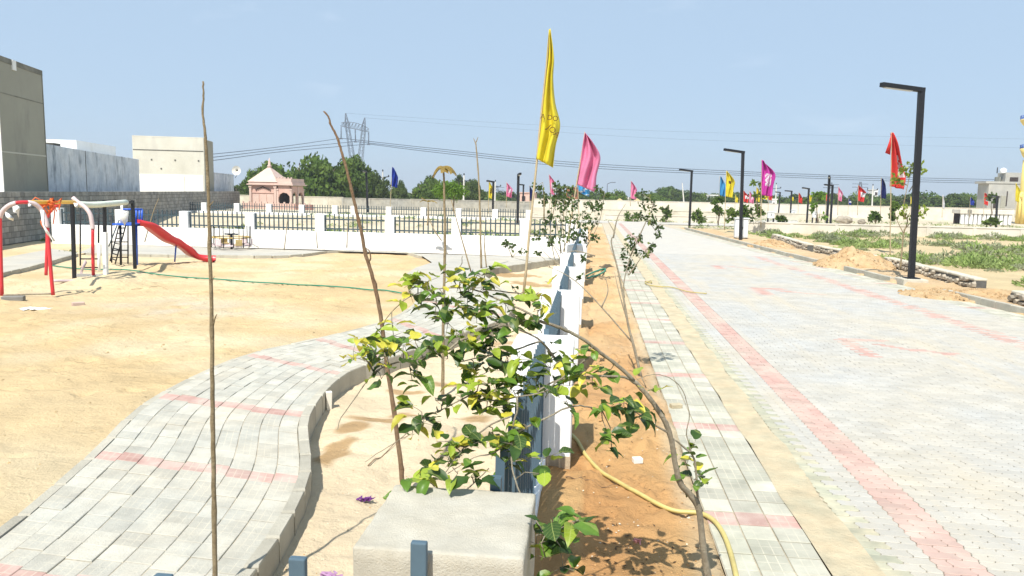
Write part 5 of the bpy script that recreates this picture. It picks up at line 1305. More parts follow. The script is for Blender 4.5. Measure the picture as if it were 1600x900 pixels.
for a, L_, dr in ((0.1,0.17,1.3),(-0.5,0.15,1.2),(3.0,0.15,1.6),(3.6,0.13,1.3),(1.6,0.12,1.0),(-1.3,0.12,1.2),(0.6,0.12,0.9)):
    blade_plume(ps, o_, top, Vector((math.cos(a), math.sin(a)*0.7, 0.75)), L_, dr, 0.03, M['dryfrond'], 6, 0.05, 12)
ps, o_ = stick('small_dry_sapling', 'smaller dry palm-like sapling in front of the grey wall', [(668,352,29.0),(669,335,29.0),(669,317,29.0)], 0.03, 0.02, M['barkpale'])
top = ony(669, 316, 29.0)
for a, L_, dr in ((0.1,0.36,0.9),(0.6,0.25,0.7),(3.0,0.36,0.8),(3.6,0.3,0.2),(1.6,0.25,0.5),(-1.2,0.25,0.6)):
    blade_plume(ps, o_, top, Vector((math.cos(a), math.sin(a)*0.7, 0.8)), L_, dr, 0.05, M['dryfrond'], 6, 0.05, 8)

# shrubs made of stems and a crown of small leaves
def leaf_cloud(b, O_, centres, n, s, r2, mi=0):
    for (c, rad) in centres:
        for k in range(n):
            d = Vector((r2.gauss(0,1), r2.gauss(0,1), r2.gauss(0,1))).normalized()*rad*r2.random()**0.45
            p = c + d - O_; a = Vector((r2.gauss(0,1), r2.gauss(0,1), r2.gauss(0,0.6))).normalized(); u = a.orthogonal().normalized()
            u = (Matrix.Rotation(r2.uniform(0,6.28), 3, a) @ u); ss = s*r2.uniform(0.6,1.3)
            q_ = a.cross(u)*0.32
            b.add([p, p+(u*0.5+q_)*ss, p+u*ss, p+(u*0.5-q_)*ss], [(0,1,2,3)], mi)
def shrub(name, label, base, Y, stems, clumps, leaf_s, nleaf, m_leaf, m_bark, r0=0.018, cat='shrub', group=None, seed=1):
    r2 = random.Random(seed); O_ = ony(base[0], base[1], Y); root = thing(name, O_, label, cat, group)
    b = MB()
    for si, st in enumerate(stems):
        P_ = cr_spline([ony(x, y, Y + (rest[0] if rest else 0)) for x, y, *rest in st], 4); n = len(P_); rs_ = r0 if si == 0 else r0*0.55
        b.tube([p-O_ for p in P_], [lerp(rs_, rs_*0.22, i/(n-1)) for i in range(n)], 6)
    tips = [ony(st[-1][0], st[-1][1], Y) for st in stems]
    cs = [(ony(x, y, Y + r2.uniform(-0.15,0.15)), rp*Y/F) for x, y, rp in clumps]
    allp = [ony(x, y, Y) for st in stems for x, y, *_ in st]
    for c, rad in cs:
        nn = min(allp, key=lambda p: (p-c).length); b.tube([nn-O_, lerp(nn, c, 0.5)-O_+Vector((0,0,0.02)), c-O_], [r0*0.3, r0*0.22, r0*0.12], 5)
    b.build('stems', m_bark, root)
    b = MB(); leaf_cloud(b, O_, cs, nleaf, leaf_s, r2); tag(b.build('foliage', m_leaf, root), kind='stuff')
    return root
shrub('small_leaved_sapling', 'slim branching sapling with small dark leaves between fence and footway', (1003,594), 10.4,
   [[(1003,594),(990,540),(982,510),(975,470),(965,420),(955,378),(960,365),(950,345)],[(988,535),(940,480),(900,440),(860,418),(800,402)],[(975,465),(975,440),(985,400),(995,370)],[(980,500),(968,460),(960,425)],[(958,372),(965,340),(978,318)],[(982,430),(1000,405),(1010,390)],[(985,400),(1010,345),(1022,320)],[(930,400),(900,392),(880,398)],[(940,480),(950,455),(945,430)]],
   [(1002,302,9),(1012,308,8),(1005,322,8),(1020,325,8),(1000,338,7),(1015,340,6),(1022,348,7),(1030,355,6),(1028,366,5),(985,375,9),(978,388,9),(990,385,8),(995,395,7),(1000,372,5),(1018,385,6),(1010,398,5),(975,400,6),(984,410,6),(1017,392,5),(978,420,4),(990,418,4),(910,405,5),(905,432,4),(800,385,6),(815,392,5),(790,380,5),(840,395,4),(860,380,4)], 0.055, 22, M['leaf_small'], M['bark'], 0.020, seed=3)
shrub('fence_bush', 'tangled bush with small leaves climbing over the far piers of the roadside fence', (888,410), 22.0,
   [[(878,415),(875,380),(868,340)],[(888,415),(890,370),(884,330)],[(895,410),(902,370),(912,335)],[(880,415),(865,385),(850,365)],[(900,400),(925,360),(935,330)],[(870,420),(862,380),(858,330),(862,300)],[(884,420),(880,360),(872,315)],[(892,415),(897,350),(890,318)],[(874,420),(884,380),(902,345),(920,322)],[(898,412),(912,385),(930,372)],[(880,418),(852,396),(838,372)],[(905,405),(935,350),(945,300)]],
   [(870,350,12),(885,345,14),(900,350,14),(912,355,12),(860,335,10),(890,330,12),(875,322,9),(915,335,11),(925,345,10),(930,325,9),(938,318,8),(905,365,12),(890,372,10),(875,370,8),(850,360,7),(862,372,6),(915,372,8),(945,305,6),(880,310,6),(935,295,5),(840,370,5),(852,345,6),(865,310,6),(920,320,7),(900,318,7),(930,372,5),(905,385,5)], 0.12, 26, M['leaf_small'], M['bark'], 0.03, seed=4)
shrub('leafy_sapling', 'leafy young saplings behind the tall yellow flag pole', (850,345), 27.0,
   [[(850,345),(850,310),(848,285)],[(862,345),(870,305),(875,290)],[(880,345),(882,310),(880,292)]],
   [(838,292,6),(845,300,8),(855,305,9),(865,308,9),(875,300,8),(882,295,7),(872,290,6),(890,305,8),(850,315,8),(868,318,9),(885,318,7),(895,295,5)], 0.14, 30, M['leaf_small'], M['barkpale'], 0.03, seed=5)
shrub('lamp_sapling', 'yellowing leafy sapling leaning on the nearest street lamp', (1407,420), 25.0,
   [[(1407,420),(1409,395),(1412,365),(1418,345),(1411,330),(1418,290),(1425,260)],[(1412,365),(1402,345),(1398,330)],[(1412,360),(1425,345),(1435,330)],[(1420,300),(1432,280),(1438,262)]],
   [(1400,278,5),(1394,282,5),(1408,268,5),(1415,262,6),(1422,258,5),(1428,262,5),(1438,258,4),(1441,268,4),(1423,272,4),(1407,285,5),(1412,328,6),(1408,335,5),(1418,338,5),(1438,325,6),(1445,330,5),(1436,338,5),(1430,320,4)], 0.13, 16, M['leaf_lime'], M['barkpale'], 0.03, seed=6)
for i, (lab, x, yb, yt, w, Y_) in enumerate((('dark low bush at the road end right of the sapling', 988, 350, 334, 9, 76), ('thin twiggy bush at the far end of the road', 1040, 350, 325, 8, 76),
      ('leafy sapling left of the white electric cabinet', 1122, 352, 312, 7, 60), ('low leafy bush right of the third lamp', 1093, 350, 330, 9, 66), ('dense bush behind the white electric cabinet', 1150, 348, 330, 12, 62),
      ('leafy sapling right of the second lamp post', 1168, 352, 325, 9, 58), ('leafy sapling standing before the magenta flag', 1185, 340, 284, 7, 56), ('round dark bush on the far track edge', 1222, 349, 340, 6, 70),
      ('yellow-leaved sapling between distant lamps', 1278, 350, 302, 9, 62), ('pointed bush on the plot back wall', 1368, 349, 334, 7, 64), ('sparse sapling left of the nearest lamp', 1397, 345, 318, 5, 60), ('low bush before the grey concrete building', 1548, 354, 342, 9, 62),
      ('sparse sapling before the grey building front', 1550, 336, 305, 6, 90))):
    r2 = random.Random(40+i); cl = [(x + r2.uniform(-w, w), lerp(yt, yb-3, r2.random()**1.4), w*0.42) for k in range(9)]
    shrub('distant_bush', lab, (x, yb), Y_, [[(x,yb),(x+r2.uniform(-2,2),(yb+yt)/2),(x+r2.uniform(-3,3),yt)],[(x,yb),(x+w*0.5,(yb+yt)/2)],[(x,yb),(x-w*0.5,(yb+yt)/2)]], cl, 0.28, 26, M['foliage_bright'] if 'yellow' in lab else M['foliage'], M['trunk'], 0.05, 'bush', 'bushes at the far side of the plots', 60+i)
# folded top corner of the tall red flag
rf_ = [o for o in bpy.data.objects if o.get('label', '').startswith('tall red flag')][0]
b = MB(); vs = [ony(x, y, 37-0.1-dy) - rf_.location for x, y, dy in ((1393,208,0),(1389,222,0.1),(1383,239,0.05),(1391,242,0.0),(1392.5,225,0.12))]
b.add(vs, [(0,1,4),(1,2,4),(2,3,4)], smooth=True); cf = b.build('folded_corner', FC['red'], rf_); cf.modifiers.new('t', 'SOLIDIFY').thickness = 0.004
# small concrete peg against the path kerb
p = onz(514, 640, -0.15); b = MB(); b.box((0,0,-0.1), (0.055,0.05,0.32), top=1.35, rz=0.5); tag(b.build('marker_peg', M['whitedirty'], None, (p.x, p.y, gh(p.x, p.y)), bevel=0.006), 'small pale concrete peg leaning on the curved path kerb', 'peg')
# ================================================================== FAR TREES
def crown_mesh(nm, seed, rx, rz, nb, nl, s, m_, flat=0.0):
    """leaf clumps gathered in uneven lobes through an ellipsoid"""
    r2 = random.Random(seed); b = MB(); lobes = []
    for k in range(nb):
        d = Vector((r2.gauss(0,1), r2.gauss(0,1), r2.gauss(0,0.8))).normalized()*r2.random()**0.4
        lobes.append((Vector((d.x*rx, d.y*rx, rz + d.z*rz*0.8)), r2.uniform(0.28,0.5)*rx))
    for c, rad in lobes:
        for k in range(nl):
            d = Vector((r2.gauss(0,1), r2.gauss(0,1), r2.gauss(0,0.7))).normalized()*rad*r2.random()**0.3; d.z *= 0.75
            p = c + d; a = (d.normalized()*0.7 + Vector((r2.gauss(0,.6), r2.gauss(0,.6), r2.gauss(0.3,.6)))).normalized(); u = a.orthogonal().normalized(); u = Matrix.Rotation(r2.uniform(0,6.28), 3, a) @ u; w = a.cross(u); ss = s*r2.uniform(0.5,1.3)
            b.add([p-u*ss*0.6, p-w*ss*0.35, p+u*ss*0.6, p+w*ss*0.35], [(0,1,2,3)])
    return b.mesh(nm, m_)
CR = [crown_mesh('crown', 1, 3.2, 1.9, 34, 330, 0.42, M['foliage']), crown_mesh('crown', 2, 3.2, 2.2, 30, 330, 0.42, M['foliage2']), crown_mesh('crown', 3, 3.2, 1.6, 30, 330, 0.40, M['foliage']), crown_mesh('crown', 4, 3.0, 2.6, 26, 260, 0.42, M['foliage2'])]
def tree(label, x, ytop, ybase, wpx, Y, v, name='broad_tree', group=None, low=0.04):
    o_ = ony(x, ybase, Y); o_.z = min(o_.z, 0.0); top = ony(x, ytop, Y).z; h = top - o_.z; rx = wpx*Y/F/2
    root = thing(name, o_, label, 'tree', group)
    b = MB(); b.tube([(0,0,-0.2),(0.1,0,h*0.25),(0.0,0.1,h*0.6)], [0.22,0.17,0.09], 7)
    for k in range(4): a = k*1.6+v; b.tube([(0.05,0,h*0.25),(rx*0.35*math.cos(a), rx*0.35*math.sin(a), h*0.5),(rx*0.6*math.cos(a), rx*0.6*math.sin(a), h*0.72)], [0.12,0.08,0.04], 5)
    b.build('trunk', M['trunk'], root)
    me_ = CR[v]; c = link('crown', me_, root); zs = [vv.co.z for vv in me_.vertices]; z0, z1 = min(zs), max(zs)
    sz = h*(1-low)/(z1-z0); c.scale = (rx/3.1, rx/3.1, sz); c.location = (0, 0, h*low - z0*sz); c.rotation_euler[2] = (x*0.37) % 6.28
    return root
for lab, x, yt, yb, w, Y_, v in (
   ('broad dark green tree directly behind the shrine roof', 423, 250, 322, 74, 98, 0), ('largest dark green tree left of the leaning stick', 495, 237, 326, 98, 94, 2), ('tall dark green tree behind the leaning stick', 551, 240, 326, 68, 96, 0),
   ('dark green tree right of the leaning bare stick', 578, 262, 326, 48, 98, 1), ('low dark tree at the shrine left edge', 378, 284, 322, 36, 100, 1), ('low dark bush-like tree behind the second white building edge', 462, 265, 324, 50, 104, 3),
   ('small tree behind the blue flag', 622, 288, 325, 34, 102, 1), ('slim dark conifer-like tree right of the blue flag', 626, 280, 325, 18, 112, 3), ('pale green tree left of the palm-like sapling', 668, 276, 324, 46, 106, 2), ('round dark tree crown behind the small dry sapling', 672, 272, 322, 30, 120, 1),
   ('tree behind the palm-like sapling', 700, 282, 324, 36, 112, 0), ('sparse tall tree left of the thin forked stick', 718, 271, 322, 28, 118, 3), ('dull green tree right of the palm-like sapling', 740, 278, 322, 34, 116, 1)):
    tree(lab, x, yt, yb, w, Y_, v)
k = 0
R3 = random.Random(5)
TL = [(757,298,38,'behind the small yellow flag at left'),(786,297,34,'behind the small pink flag at left'),(812,300,32,'behind the paired lamps left of the tall yellow flag'),(838,300,28,'just right of the tall yellow flag pole'),(905,294,38,'behind the sky blue flag under the big pink one'),(930,298,34,'right of the big pink flag'),
 (958,295,30,'above the larger straw stack'),(1000,299,28,'behind the small-leaved sapling top'),(1042,290,40,'left of the third lamp, the roundest crown there'),(1066,295,34,'touching the left side of the third lamp'),(1090,299,28,'right of the third lamp'),(1118,301,32,'behind the white house'),(1145,299,34,'behind the yellow and sky blue flags'),(1178,301,28,'left of the magenta flag'),
 (1220,303,32,'behind the first distant lamp right of the magenta flag'),(1242,302,28,'behind the second distant lamp'),(1280,299,32,'left of the paired distant lamps'),(1306,301,28,'behind the paired distant lamps'),(1330,299,34,'left of the red flag with white print'),(1353,301,34,'right of the red flag with white print'),(1386,301,34,'behind the navy flag'),(1412,302,32,'left of the nearest lamp post'),
 (1455,297,50,'right of the nearest lamp, the broadest there'),(1488,301,46,'behind the narrow white flag'),(1510,300,30,'left of the grey unfinished building'),(640,300,34,'right of the blue flag'),(770,303,34,'low between yellow and pink small flags'),(880,300,34,'behind the dark brown house'),(1020,303,36,'low behind the road end')]
for x, yt, w, ref in TL:
    Y_ = 165 + R3.uniform(-20, 30)
    tree('distant tree beyond far wall, ' + ref, x, yt, 322, w*1.25, Y_, k % 4, 'distant_tree', 'distant treeline trees', 0.0); k += 1
# feathery bright green small tree in front of the grey wall
fb = thing('feathery_tree', ony(708, 330, 46), 'feathery bright green flat-topped young tree before the grey wall', 'tree')
b = MB(); b.tube([(0,0,0),(0.05,0,0.8),(0,0,1.4)], [0.05,0.04,0.02], 6); b.build('trunk', M['trunk'], fb)
b = MB(); r2 = random.Random(9); leaf_cloud(b, fb.location, [(ony(x, y, 46), 0.42) for x, y in ((685,297),(695,294),(705,292),(715,294),(723,300),(690,302),(704,300),(714,304))], 220, 0.12, r2); tag(b.build('crown', M['foliage_bright'], fb), kind='stuff')

# ================================================================== GROUND COVER
def tufts(name, label, spots, m_list, seed, nb=26):
    r2 = random.Random(seed); b = MB()
    for (x, y, r) in spots:
        z = gh(x, y); mi = 0 if r2.random() < 0.6 else 1; h = r*r2.uniform(0.45, 0.8)
        for k in range(nb):
            a = r2.uniform(0, 6.283); rr = r*r2.random()**0.5; tilt = rr/r
            p = Vector((x + rr*math.cos(a), y + rr*math.sin(a), z + h*(1-tilt**2)*0.8*r2.random()**0.5))
            d = Vector((math.cos(a)*tilt*0.9 + r2.gauss(0,.45), math.sin(a)*tilt*0.9 + r2.gauss(0,.45), 1-0.6*tilt + r2.gauss(0,.2))).normalized()
            sdv = d.cross(Vector((r2.gauss(0,1), r2.gauss(0,1), 0.1))).normalized()*r*0.05; L_ = h*r2.uniform(0.18,0.45)
            b.add([p-sdv, p+sdv, p+sdv*0.5+d*L_, p-sdv*0.5+d*L_], [(0,1,2,3)], mi)
    o_ = b.build(name, m_list, None); tag(o_, label, 'ground cover', None, 'stuff')
r2 = random.Random(21); sp = []
for k in range(1150):
    y = r2.uniform(19, 57); x = r2.uniform(kerb_x(y)+2.5, 40)
    nv = mnoise.noise(Vector((x*0.22, y*0.13, 3.0)))
    if nv < -0.04 + 0.12*r2.random(): continue
    if y > 52 and x > 34: continue
    if x < 3 + y*0.35 + 100: sp.append((x, y, r2.uniform(0.28, 0.72) + 0.3*max(0, nv)))
tufts('ground_cover', 'patchy green weeds covering the sandy plot at right', sp, [M['tuft'], M['tuftgrey']], 1, 150)
sp = [(r2.uniform(-23,-3.5), r2.uniform(31.5,40.5), r2.uniform(0.45,0.85)) for k in range(150)]
sp = [t for t in sp if mnoise.noise(Vector((t[0]*0.35, 1.0, 2.0))) > -0.15]
for k in range(520):
    y = r2.choice((r2.uniform(30.9, 33.0), r2.uniform(31,34), r2.uniform(36, 41), r2.uniform(43.5, 62))); x = r2.uniform(-24, -3.2)
    if mnoise.noise(Vector((x*0.3, y*0.3, 8.0))) < -0.05: continue
    sp.append((x, y, r2.uniform(0.22, 0.5)))
tufts('garden_weeds', 'green weeds growing beyond the white playground fence', sp, [M['tuft'], M['foliage_bright']], 2, 80)
sp = [(r2.uniform(8, 48), r2.uniform(60, 68) if r2.random() < .5 else r2.uniform(86, 94), r2.uniform(0.3, 0.7)) for k in range(240)] + [(r2.uniform(0, 16), 77.6+r2.uniform(-.3,.3), r2.uniform(0.2,0.4)) for k in range(60)]
tufts('far_weeds', 'thin green strip of weeds beyond the plot back wall', sp, [M['tuft'], M['foliage']], 3, 22)
sp = [(-19.5+r2.uniform(-.5,.5), 26.2+r2.uniform(-.3,.3), 0.22) for k in range(6)]
tufts('corner_weeds', 'small green weeds at the foot of the block wall corner', sp, [M['foliage_bright'], M['foliage']], 4, 26)

# pebbles, clods and dry leaf litter on the soil
r2 = random.Random(33); b = MB()
def clod(x, y, s, mi):
    z = gh(x, y); vs = [Vector((x, y, z)) + Vector((r2.uniform(.6,1)*s*math.cos(a), r2.uniform(.6,1)*s*math.sin(a), r2.uniform(-.1,.35)*s)) for a in (0,1.26,2.5,3.8,5.0)] + [Vector((x, y, z + s*r2.uniform(.45,.8)))]
    b.add(vs, [(k, (k+1)%5, 5) for k in range(5)], mi)
for k in range(2600):
    y = 3.4 + 26*r2.random()**1.8; clod(r2.uniform(-0.05, 0.92), y, r2.uniform(0.004, 0.013)*(2.2 if r2.random() < .04 else 1), 0 if r2.random() < .85 else 1)
for k in range(900):
    y = 3.4 + 18*r2.random()**1.6; clod(r2.uniform(-2.6, -0.75), y, r2.uniform(0.004, 0.012), 1 if r2.random() < .7 else 0)
for k in range(3200): 
    y = 5 + 22*r2.random()**1.3; x = r2.uniform(-15, -4.8); clod(x, y, r2.uniform(0.004, 0.015)*(2.2 if r2.random() < .05 else 1), 2)
M['clod_o'] = mat('orange_soil_clod', (0.45,0.26,0.11), 0.95, 0.3, 30, coord='World'); M['clod_w'] = mat('pale_pebble', (0.58,0.50,0.38), 0.95, 0.3, 30, coord='World'); M['clod_s'] = mat('sand_clod', (0.44,0.32,0.17), 0.95, 0.3, 30, coord='World')
tag(b.build('clods', [M['clod_o'], M['clod_w'], M['clod_s']]), 'small clods and pebbles scattered over sand and soil', 'gravel', None, 'stuff')
M['dryleaf'] = mat('dry_leaf_litter', (0.11,0.065,0.03), 0.9, 0.4, 30, coord='World')
b = MB()
for k in range(420):
    t = r2.random()
    if t < 0.55: x, y = r2.uniform(0.0, 0.85), 3.6 + 2.0*r2.random()**1.5
    elif t < 0.85: x, y = r2.uniform(0.0, 0.9), r2.uniform(5, 20)
    else: x, y = r2.uniform(-12, -4.8), r2.uniform(8, 22)
    z = gh(x, y); a = r2.uniform(0, 6.28); s = r2.uniform(0.008, 0.03); d = Vector((math.cos(a), math.sin(a), r2.uniform(-.1,.3)))*s; w = Vector((-d.y, d.x, r2.uniform(-.3,.3)*s))*0.35; p = Vector((x, y, z+0.006))
    b.add([p-d, p-w, p+d, p+w], [(0,1,2,3)])
tag(b.build('leaf_litter', M['dryleaf']), 'brown leaf litter and bits on the soil', 'leaf litter', None, 'stuff')
def twig(label, pts):
    P_ = cr_spline([onz(x, y, -0.13 if x < 800 else 0.0) for x, y in pts], 4); P_ = [Vector((p.x, p.y, gh(p.x, p.y)+0.012+0.01*math.sin(i))) for i, p in enumerate(P_)]; o_ = P_[0]
    b = MB(); b.tube([p-o_ for p in P_], [0.006*(1-0.6*i/len(P_)) for i in range(len(P_))], 5); tag(b.build('fallen_twig', M['barkbrown'], None, o_), label, 'twig')
twig('fallen twig on the orange soil left of the yellow hose', [(884,752),(898,756),(912,757),(940,758),(970,755)])
twig('fallen twig on the sandy bed right of the leaning sapling', [(575,726),(595,712),(620,692),(650,678)])
twig('dry twig lying on the sand beside the swings', [(205,459),(225,457),(240,455),(248,453),(262,458)])

# ================================================================== RIGHT VERGE: rubble walls, heap, cabinet
M['rubble'] = mat('rubble_stone', (0.40,0.35,0.27), 0.95, 0.25, 4, col2=(0.27,0.235,0.19), scale2=3, bump=0.25, bscale=18, objrand=0.25, coord='World')
def rubble_wall(label, A, B, h, seed):
    A, B = Vector((*A, 0)), Vector((*B, 0)); d = B-A; L_ = d.length; ang = math.atan2(d.y, d.x); r2 = random.Random(seed)
    root = thing('rubble_wall', A, label, 'wall', 'rubble retaining walls on the right verge', ang)
    b = MB(); b.box((L_/2, 0, -0.2), (L_, 0.30, h+0.13)); b.build('wall_core', M['mortar'], root)
    cp = MB(); nseg = max(2, int(L_/0.9))
    for k in range(nseg): cp.box((L_*(k+0.5)/nseg, 0, h-0.07+r2.uniform(-.01,.01)), (L_/nseg-0.01, r2.uniform(0.30,0.36), 0.08), rz=r2.uniform(-.03,.03))
    cp.build('coping', M['fc'], root, bevel=0.03)
    x = 0.0
    while x < L_:
        w = r2.uniform(0.18, 0.36); z = -0.1
        while z < h-0.14:
            hh = r2.uniform(0.12, 0.2); b = MB(); vs = []
            for yy, s in ((0,1),(0.09,0.72)):
                for k in range(6): a = 2*math.pi*k/6+0.3; vs.append((x+w/2+math.cos(a)*w*0.5*s*r2.uniform(.85,1.1), -0.15-yy, z+hh/2+math.sin(a)*hh*0.52*s*r2.uniform(.85,1.1)))
            b.add(vs, [(11,10,9,8,7,6)] + [(6+k, 6+(k+1)%6, (k+1)%6, k) for k in range(6)], 0, r2.random()); b.build('stone', M['rubble'], root); z += hh
        x += w
def q2(x, y): p = onz(x, y, 0.1); return (p.x, p.y)
rubble_wall('rubble wall section with cream coping right behind the nearest lamp', q2(1388,412), q2(1532,450), 0.36, 1)
rubble_wall('rubble wall section beyond the soil heap', q2(1278,392), q2(1366,410), 0.36, 2)
rubble_wall('farther rubble wall section near the white cabinet', q2(1210,372), q2(1266,390), 0.36, 3)
rubble_wall('rubble wall corner at the right edge of the picture', q2(1588,470), q2(1640,485), 0.36, 4)
# heaps of dug soil
def heap(label, px, rx, ry, h, seed):
    p = onz(*px, 0.05); r2 = random.Random(seed); N = 34; vs, fs = [], []
    for i in range(N+1):
        for j in range(N+1):
            u, v = i/N*2-1, j/N*2-1; rr = math.hypot(u, v)
            nz_ = mnoise.noise(Vector((u*3+seed, v*3, 0)))*0.3 + mnoise.noise(Vector((u*8, v*8, seed)))*0.3
            z = h*max(0, 1-rr**1.25)*(1+nz_*1.3) + 0.035*nz_ - 0.07*(rr > 0.96)
            vs.append((u*rx, v*ry, z))
    for i in range(N):
        for j in range(N): a = i*(N+1)+j; fs.append((a, a+N+1, a+N+2, a+1))
    b = MB(); b.add(vs, fs, smooth=True)
    for k in range(420):
        a, rr = r2.uniform(0, 6.28), r2.random()**0.6; x, y = rr*rx*math.cos(a), rr*ry*math.sin(a); z = h*max(0, 1-rr**1.25); s = r2.uniform(0.02, 0.07)
        b.box((x, y, z-s*0.3), (s, s*r2.uniform(.6,1.2), s*0.9), rz=r2.uniform(0,3), top=r2.uniform(.4,.9))
    o_ = b.build('soil_heap', M['clod_o2'], None, p); tag(o_, label, 'soil heap')
M['clod_o2'] = mat('dug_orange_soil', (0.47,0.31,0.16), 0.95, 0.22, 4, col2=(0.53,0.40,0.24), scale2=1.5, bump=0.4, bscale=14, coord='World', spec=0.1)
heap('large heap of dug orange soil beside the road left of the nearest lamp', (1335,415), 1.5, 1.5, 0.62, 1)
heap('low heap of orange soil near the white cabinet', (1205,385), 1.2, 1.6, 0.35, 2)
heap('long low ridge of orange soil on the verge right of the nearest lamp', (1540,462), 2.2, 1.2, 0.16, 3)
heap('reddish soil heap in the distance near small white boxes', (1248,336), 3.6, 2.0, 0.8, 4)
M['cab'] = mat('pale_grey_cabinet', (0.66,0.68,0.68), 0.5, 0.04, 3)
def cabinet(label, x0, x1, yt, yb, Y, legs=True):
    a, c = ony(x0, yb, Y), ony(x1, yt, Y); w, h = c.x-a.x, c.z-a.z; r_ = thing('electric_cabinet', (a.x+w/2, Y, a.z), label, 'cabinet')
    zl = 0.0
    b = MB(); b.box((0,0,0.0), (w, w*0.5, h)); b.build('body', M['cab'], r_, bevel=0.02)
    b = MB(); b.box((0,0,h), (w+0.1, w*0.55+0.1, 0.06)); b.build('roof', M['cab'], r_)
    for s in (-1, 1):
        b = MB(); b.box((s*w*0.245, -w*0.255, 0.06), (w*0.46, 0.03, h-0.12)); d = b.build('door', M['cab'], r_, bevel=0.01)
        b = MB(); b.box((s*w*0.06, -w*0.275, h*0.45), (0.03, 0.04, 0.16)); b.build('handle', M['black'], d)
    if legs:
        for sx in (-1, 1):
            for sy in (-1, 1): b = MB(); b.box((sx*w*0.42, sy*w*0.2, -a.z-0.1), (0.08, 0.08, a.z+0.1)); b.build('leg', M['black'], r_)
cabinet('white electric cabinet on short legs behind the second street lamp', 1147, 1169, 342, 371, 47.6)
cabinet('small white cabinet low behind the magenta flag pole', 1199, 1210, 332, 341, 70)
cabinet('small white cabinet beside the second distant lamp', 1236, 1244, 329, 337, 98)
cabinet('small white cabinet between the third distant lamp and paired lamps', 1269, 1277, 331, 340, 82)
# loose boulders
for lab, px, s in (('grey boulder on the far bank right of the paired lamps', (1318,349), (2.0,1.4,0.9)), ('small dark boulder beside the grey far boulder', (1346,350), (1.0,.8,.6))):
    p = onz(px[0], px[1], 0.0); b = MB(); r2 = random.Random(len(lab)); vs, fs = [], []
    for i in range(6):
        for k in range(9):
            t = math.pi*(i+0.3)/6.6; a = 2*math.pi*k/9; rr = 0.5*r2.uniform(.82,1.1); vs.append((rr*math.sin(t)*math.cos(a)*s[0], rr*math.sin(t)*math.sin(a)*s[1], (0.35+rr*math.cos(t)*1.1)*s[2]))
    for i in range(5):
        for k in range(9): fs.append((i*9+k, (i+1)*9+k, (i+1)*9+(k+1)%9, i*9+(k+1)%9))
    fs.append(tuple(range(9))); b.add(vs, fs); tag(b.build('boulder', M['rubble'], None, p), lab, 'boulder')

# ================================================================== RIGHT: grey building, water tower, arcade, far houses
M['gb'] = mat('grey_unfinished_concrete', (0.33,0.325,0.30), 0.95, 0.16, 0.5, col2=(0.46,0.44,0.38), scale2=0.3, coord='World', bump=0.05, bscale=3, streak=(0.25,0.25,0.1), streakcol=(0.27,0.265,0.24))
YG = 125.0
def gp_(x, y): return ony(x, y, YG)
g0 = gp_(1525, 335); gbld = thing('unfinished_building', (g0.x, YG, 0), 'grey unfinished concrete building at the right edge', 'building')
def gbox(nm, x0, x1, yt, m_, dy0=0.0, dep=9.0, par=None, yb=None):
    a, c = gp_(x0, 335 if yb is None else yb), gp_(x1, yt); b = MB(); zb = 0.0 if yb is None else a.z
    b.box(((a.x+c.x)/2-g0.x, dep/2+dy0, zb), (c.x-a.x, dep, c.z-zb)); return b.build(nm, m_, par or gbld, bevel=0.02)
gbox('main_block', 1541, 1640, 286, M['gb'], 0, 3.4)
gbox('upper_storey', 1568, 1640, 270.5, M['gb'], 0.5, 2.4); gbox('stair_tower', 1561, 1568, 276, M['b1'], 0.8, 1.6)
gbox('roof_slab', 1540.4, 1640, 285, M['gb'], -0.1, 3.6, None, 286.5)
w_ = gbox('window_opening', 1551, 1561, 306, M['dark'], -0.06, 0.5, None, 327); gbox('lintel', 1550, 1563, 304.5, M['gb'], -0.25, 0.5, w_, 306)
gbox('window_opening', 1571, 1575, 299, M['dark'], -0.06, 0.5, None, 322); gbox('window_opening', 1580, 1594, 277, M['dark'], 0.45, 0.5, None, 285)
gbox('lower_panel', 1562, 1572, 306, M['b1'], -0.08, 0.4, None, 330)
t_ = gp_(1574, 270); wt_ = thing('water_tank', (t_.x, YG+1.2, gp_(1573,270.5).z), 'white water tank on the roof of the grey concrete building', 'water tank')
b = MB(); b.tube([(0,0,0),(0,0,0.06),(0,0,0.6),(0,0,0.7),(0,0,0.78)], [0.4,0.45,0.45,0.34,0.12], 14); b.build('tank_body', M['white'], wt_)
b = MB(); b.tube([(0,0,0.76),(0,0,0.84)], 0.16, 10); b.build('lid', M['white'], wt_)
b = MB(); b.tube([(-0.9,0,0),(-0.9,0,0.9)], 0.08, 6); b.build('pipe', M['black'], wt_)
# yellow water tower, cut by the frame edge
M['ytower'] = mat('yellow_tower_paint', (0.78,0.60,0.20), 0.8, 0.1, 0.6, coord='World'); M['cream'] = mat('cream_tower_paint', (0.74,0.68,0.44), 0.8, 0.08, 0.6, coord='World'); M['brownp'] = mat('brown_trim', (0.26,0.11,0.05), 0.8, 0.1, 1)
YW = 105.0; c_ = ony(1616, 335, YW); tw = thing('water_tower', (c_.x, YW, 0), 'yellow round water tower with blue-railed galleries at the right frame edge', 'water tower')
def zz(y): return ony(1600, y, YW).z
def rr_(x): return abs(ony(x, 300, YW).x - c_.x)
b = MB(); b.tube([(0,0,0),(0,0,zz(250))], rr_(1596), 20); b.build('shaft', M['ytower'], tw)
for y0, y1, xo, m_ in ((232,252,1590,'ytower'),(305,316,1593,'ytower')):
    b = MB(); b.tube([(0,0,zz(y1)),(0,0,zz((y0+y1)/2)),(0,0,zz(y0))], [rr_(1601), rr_(1594), rr_(xo)], 24); b.build('gallery', M[m_], tw)
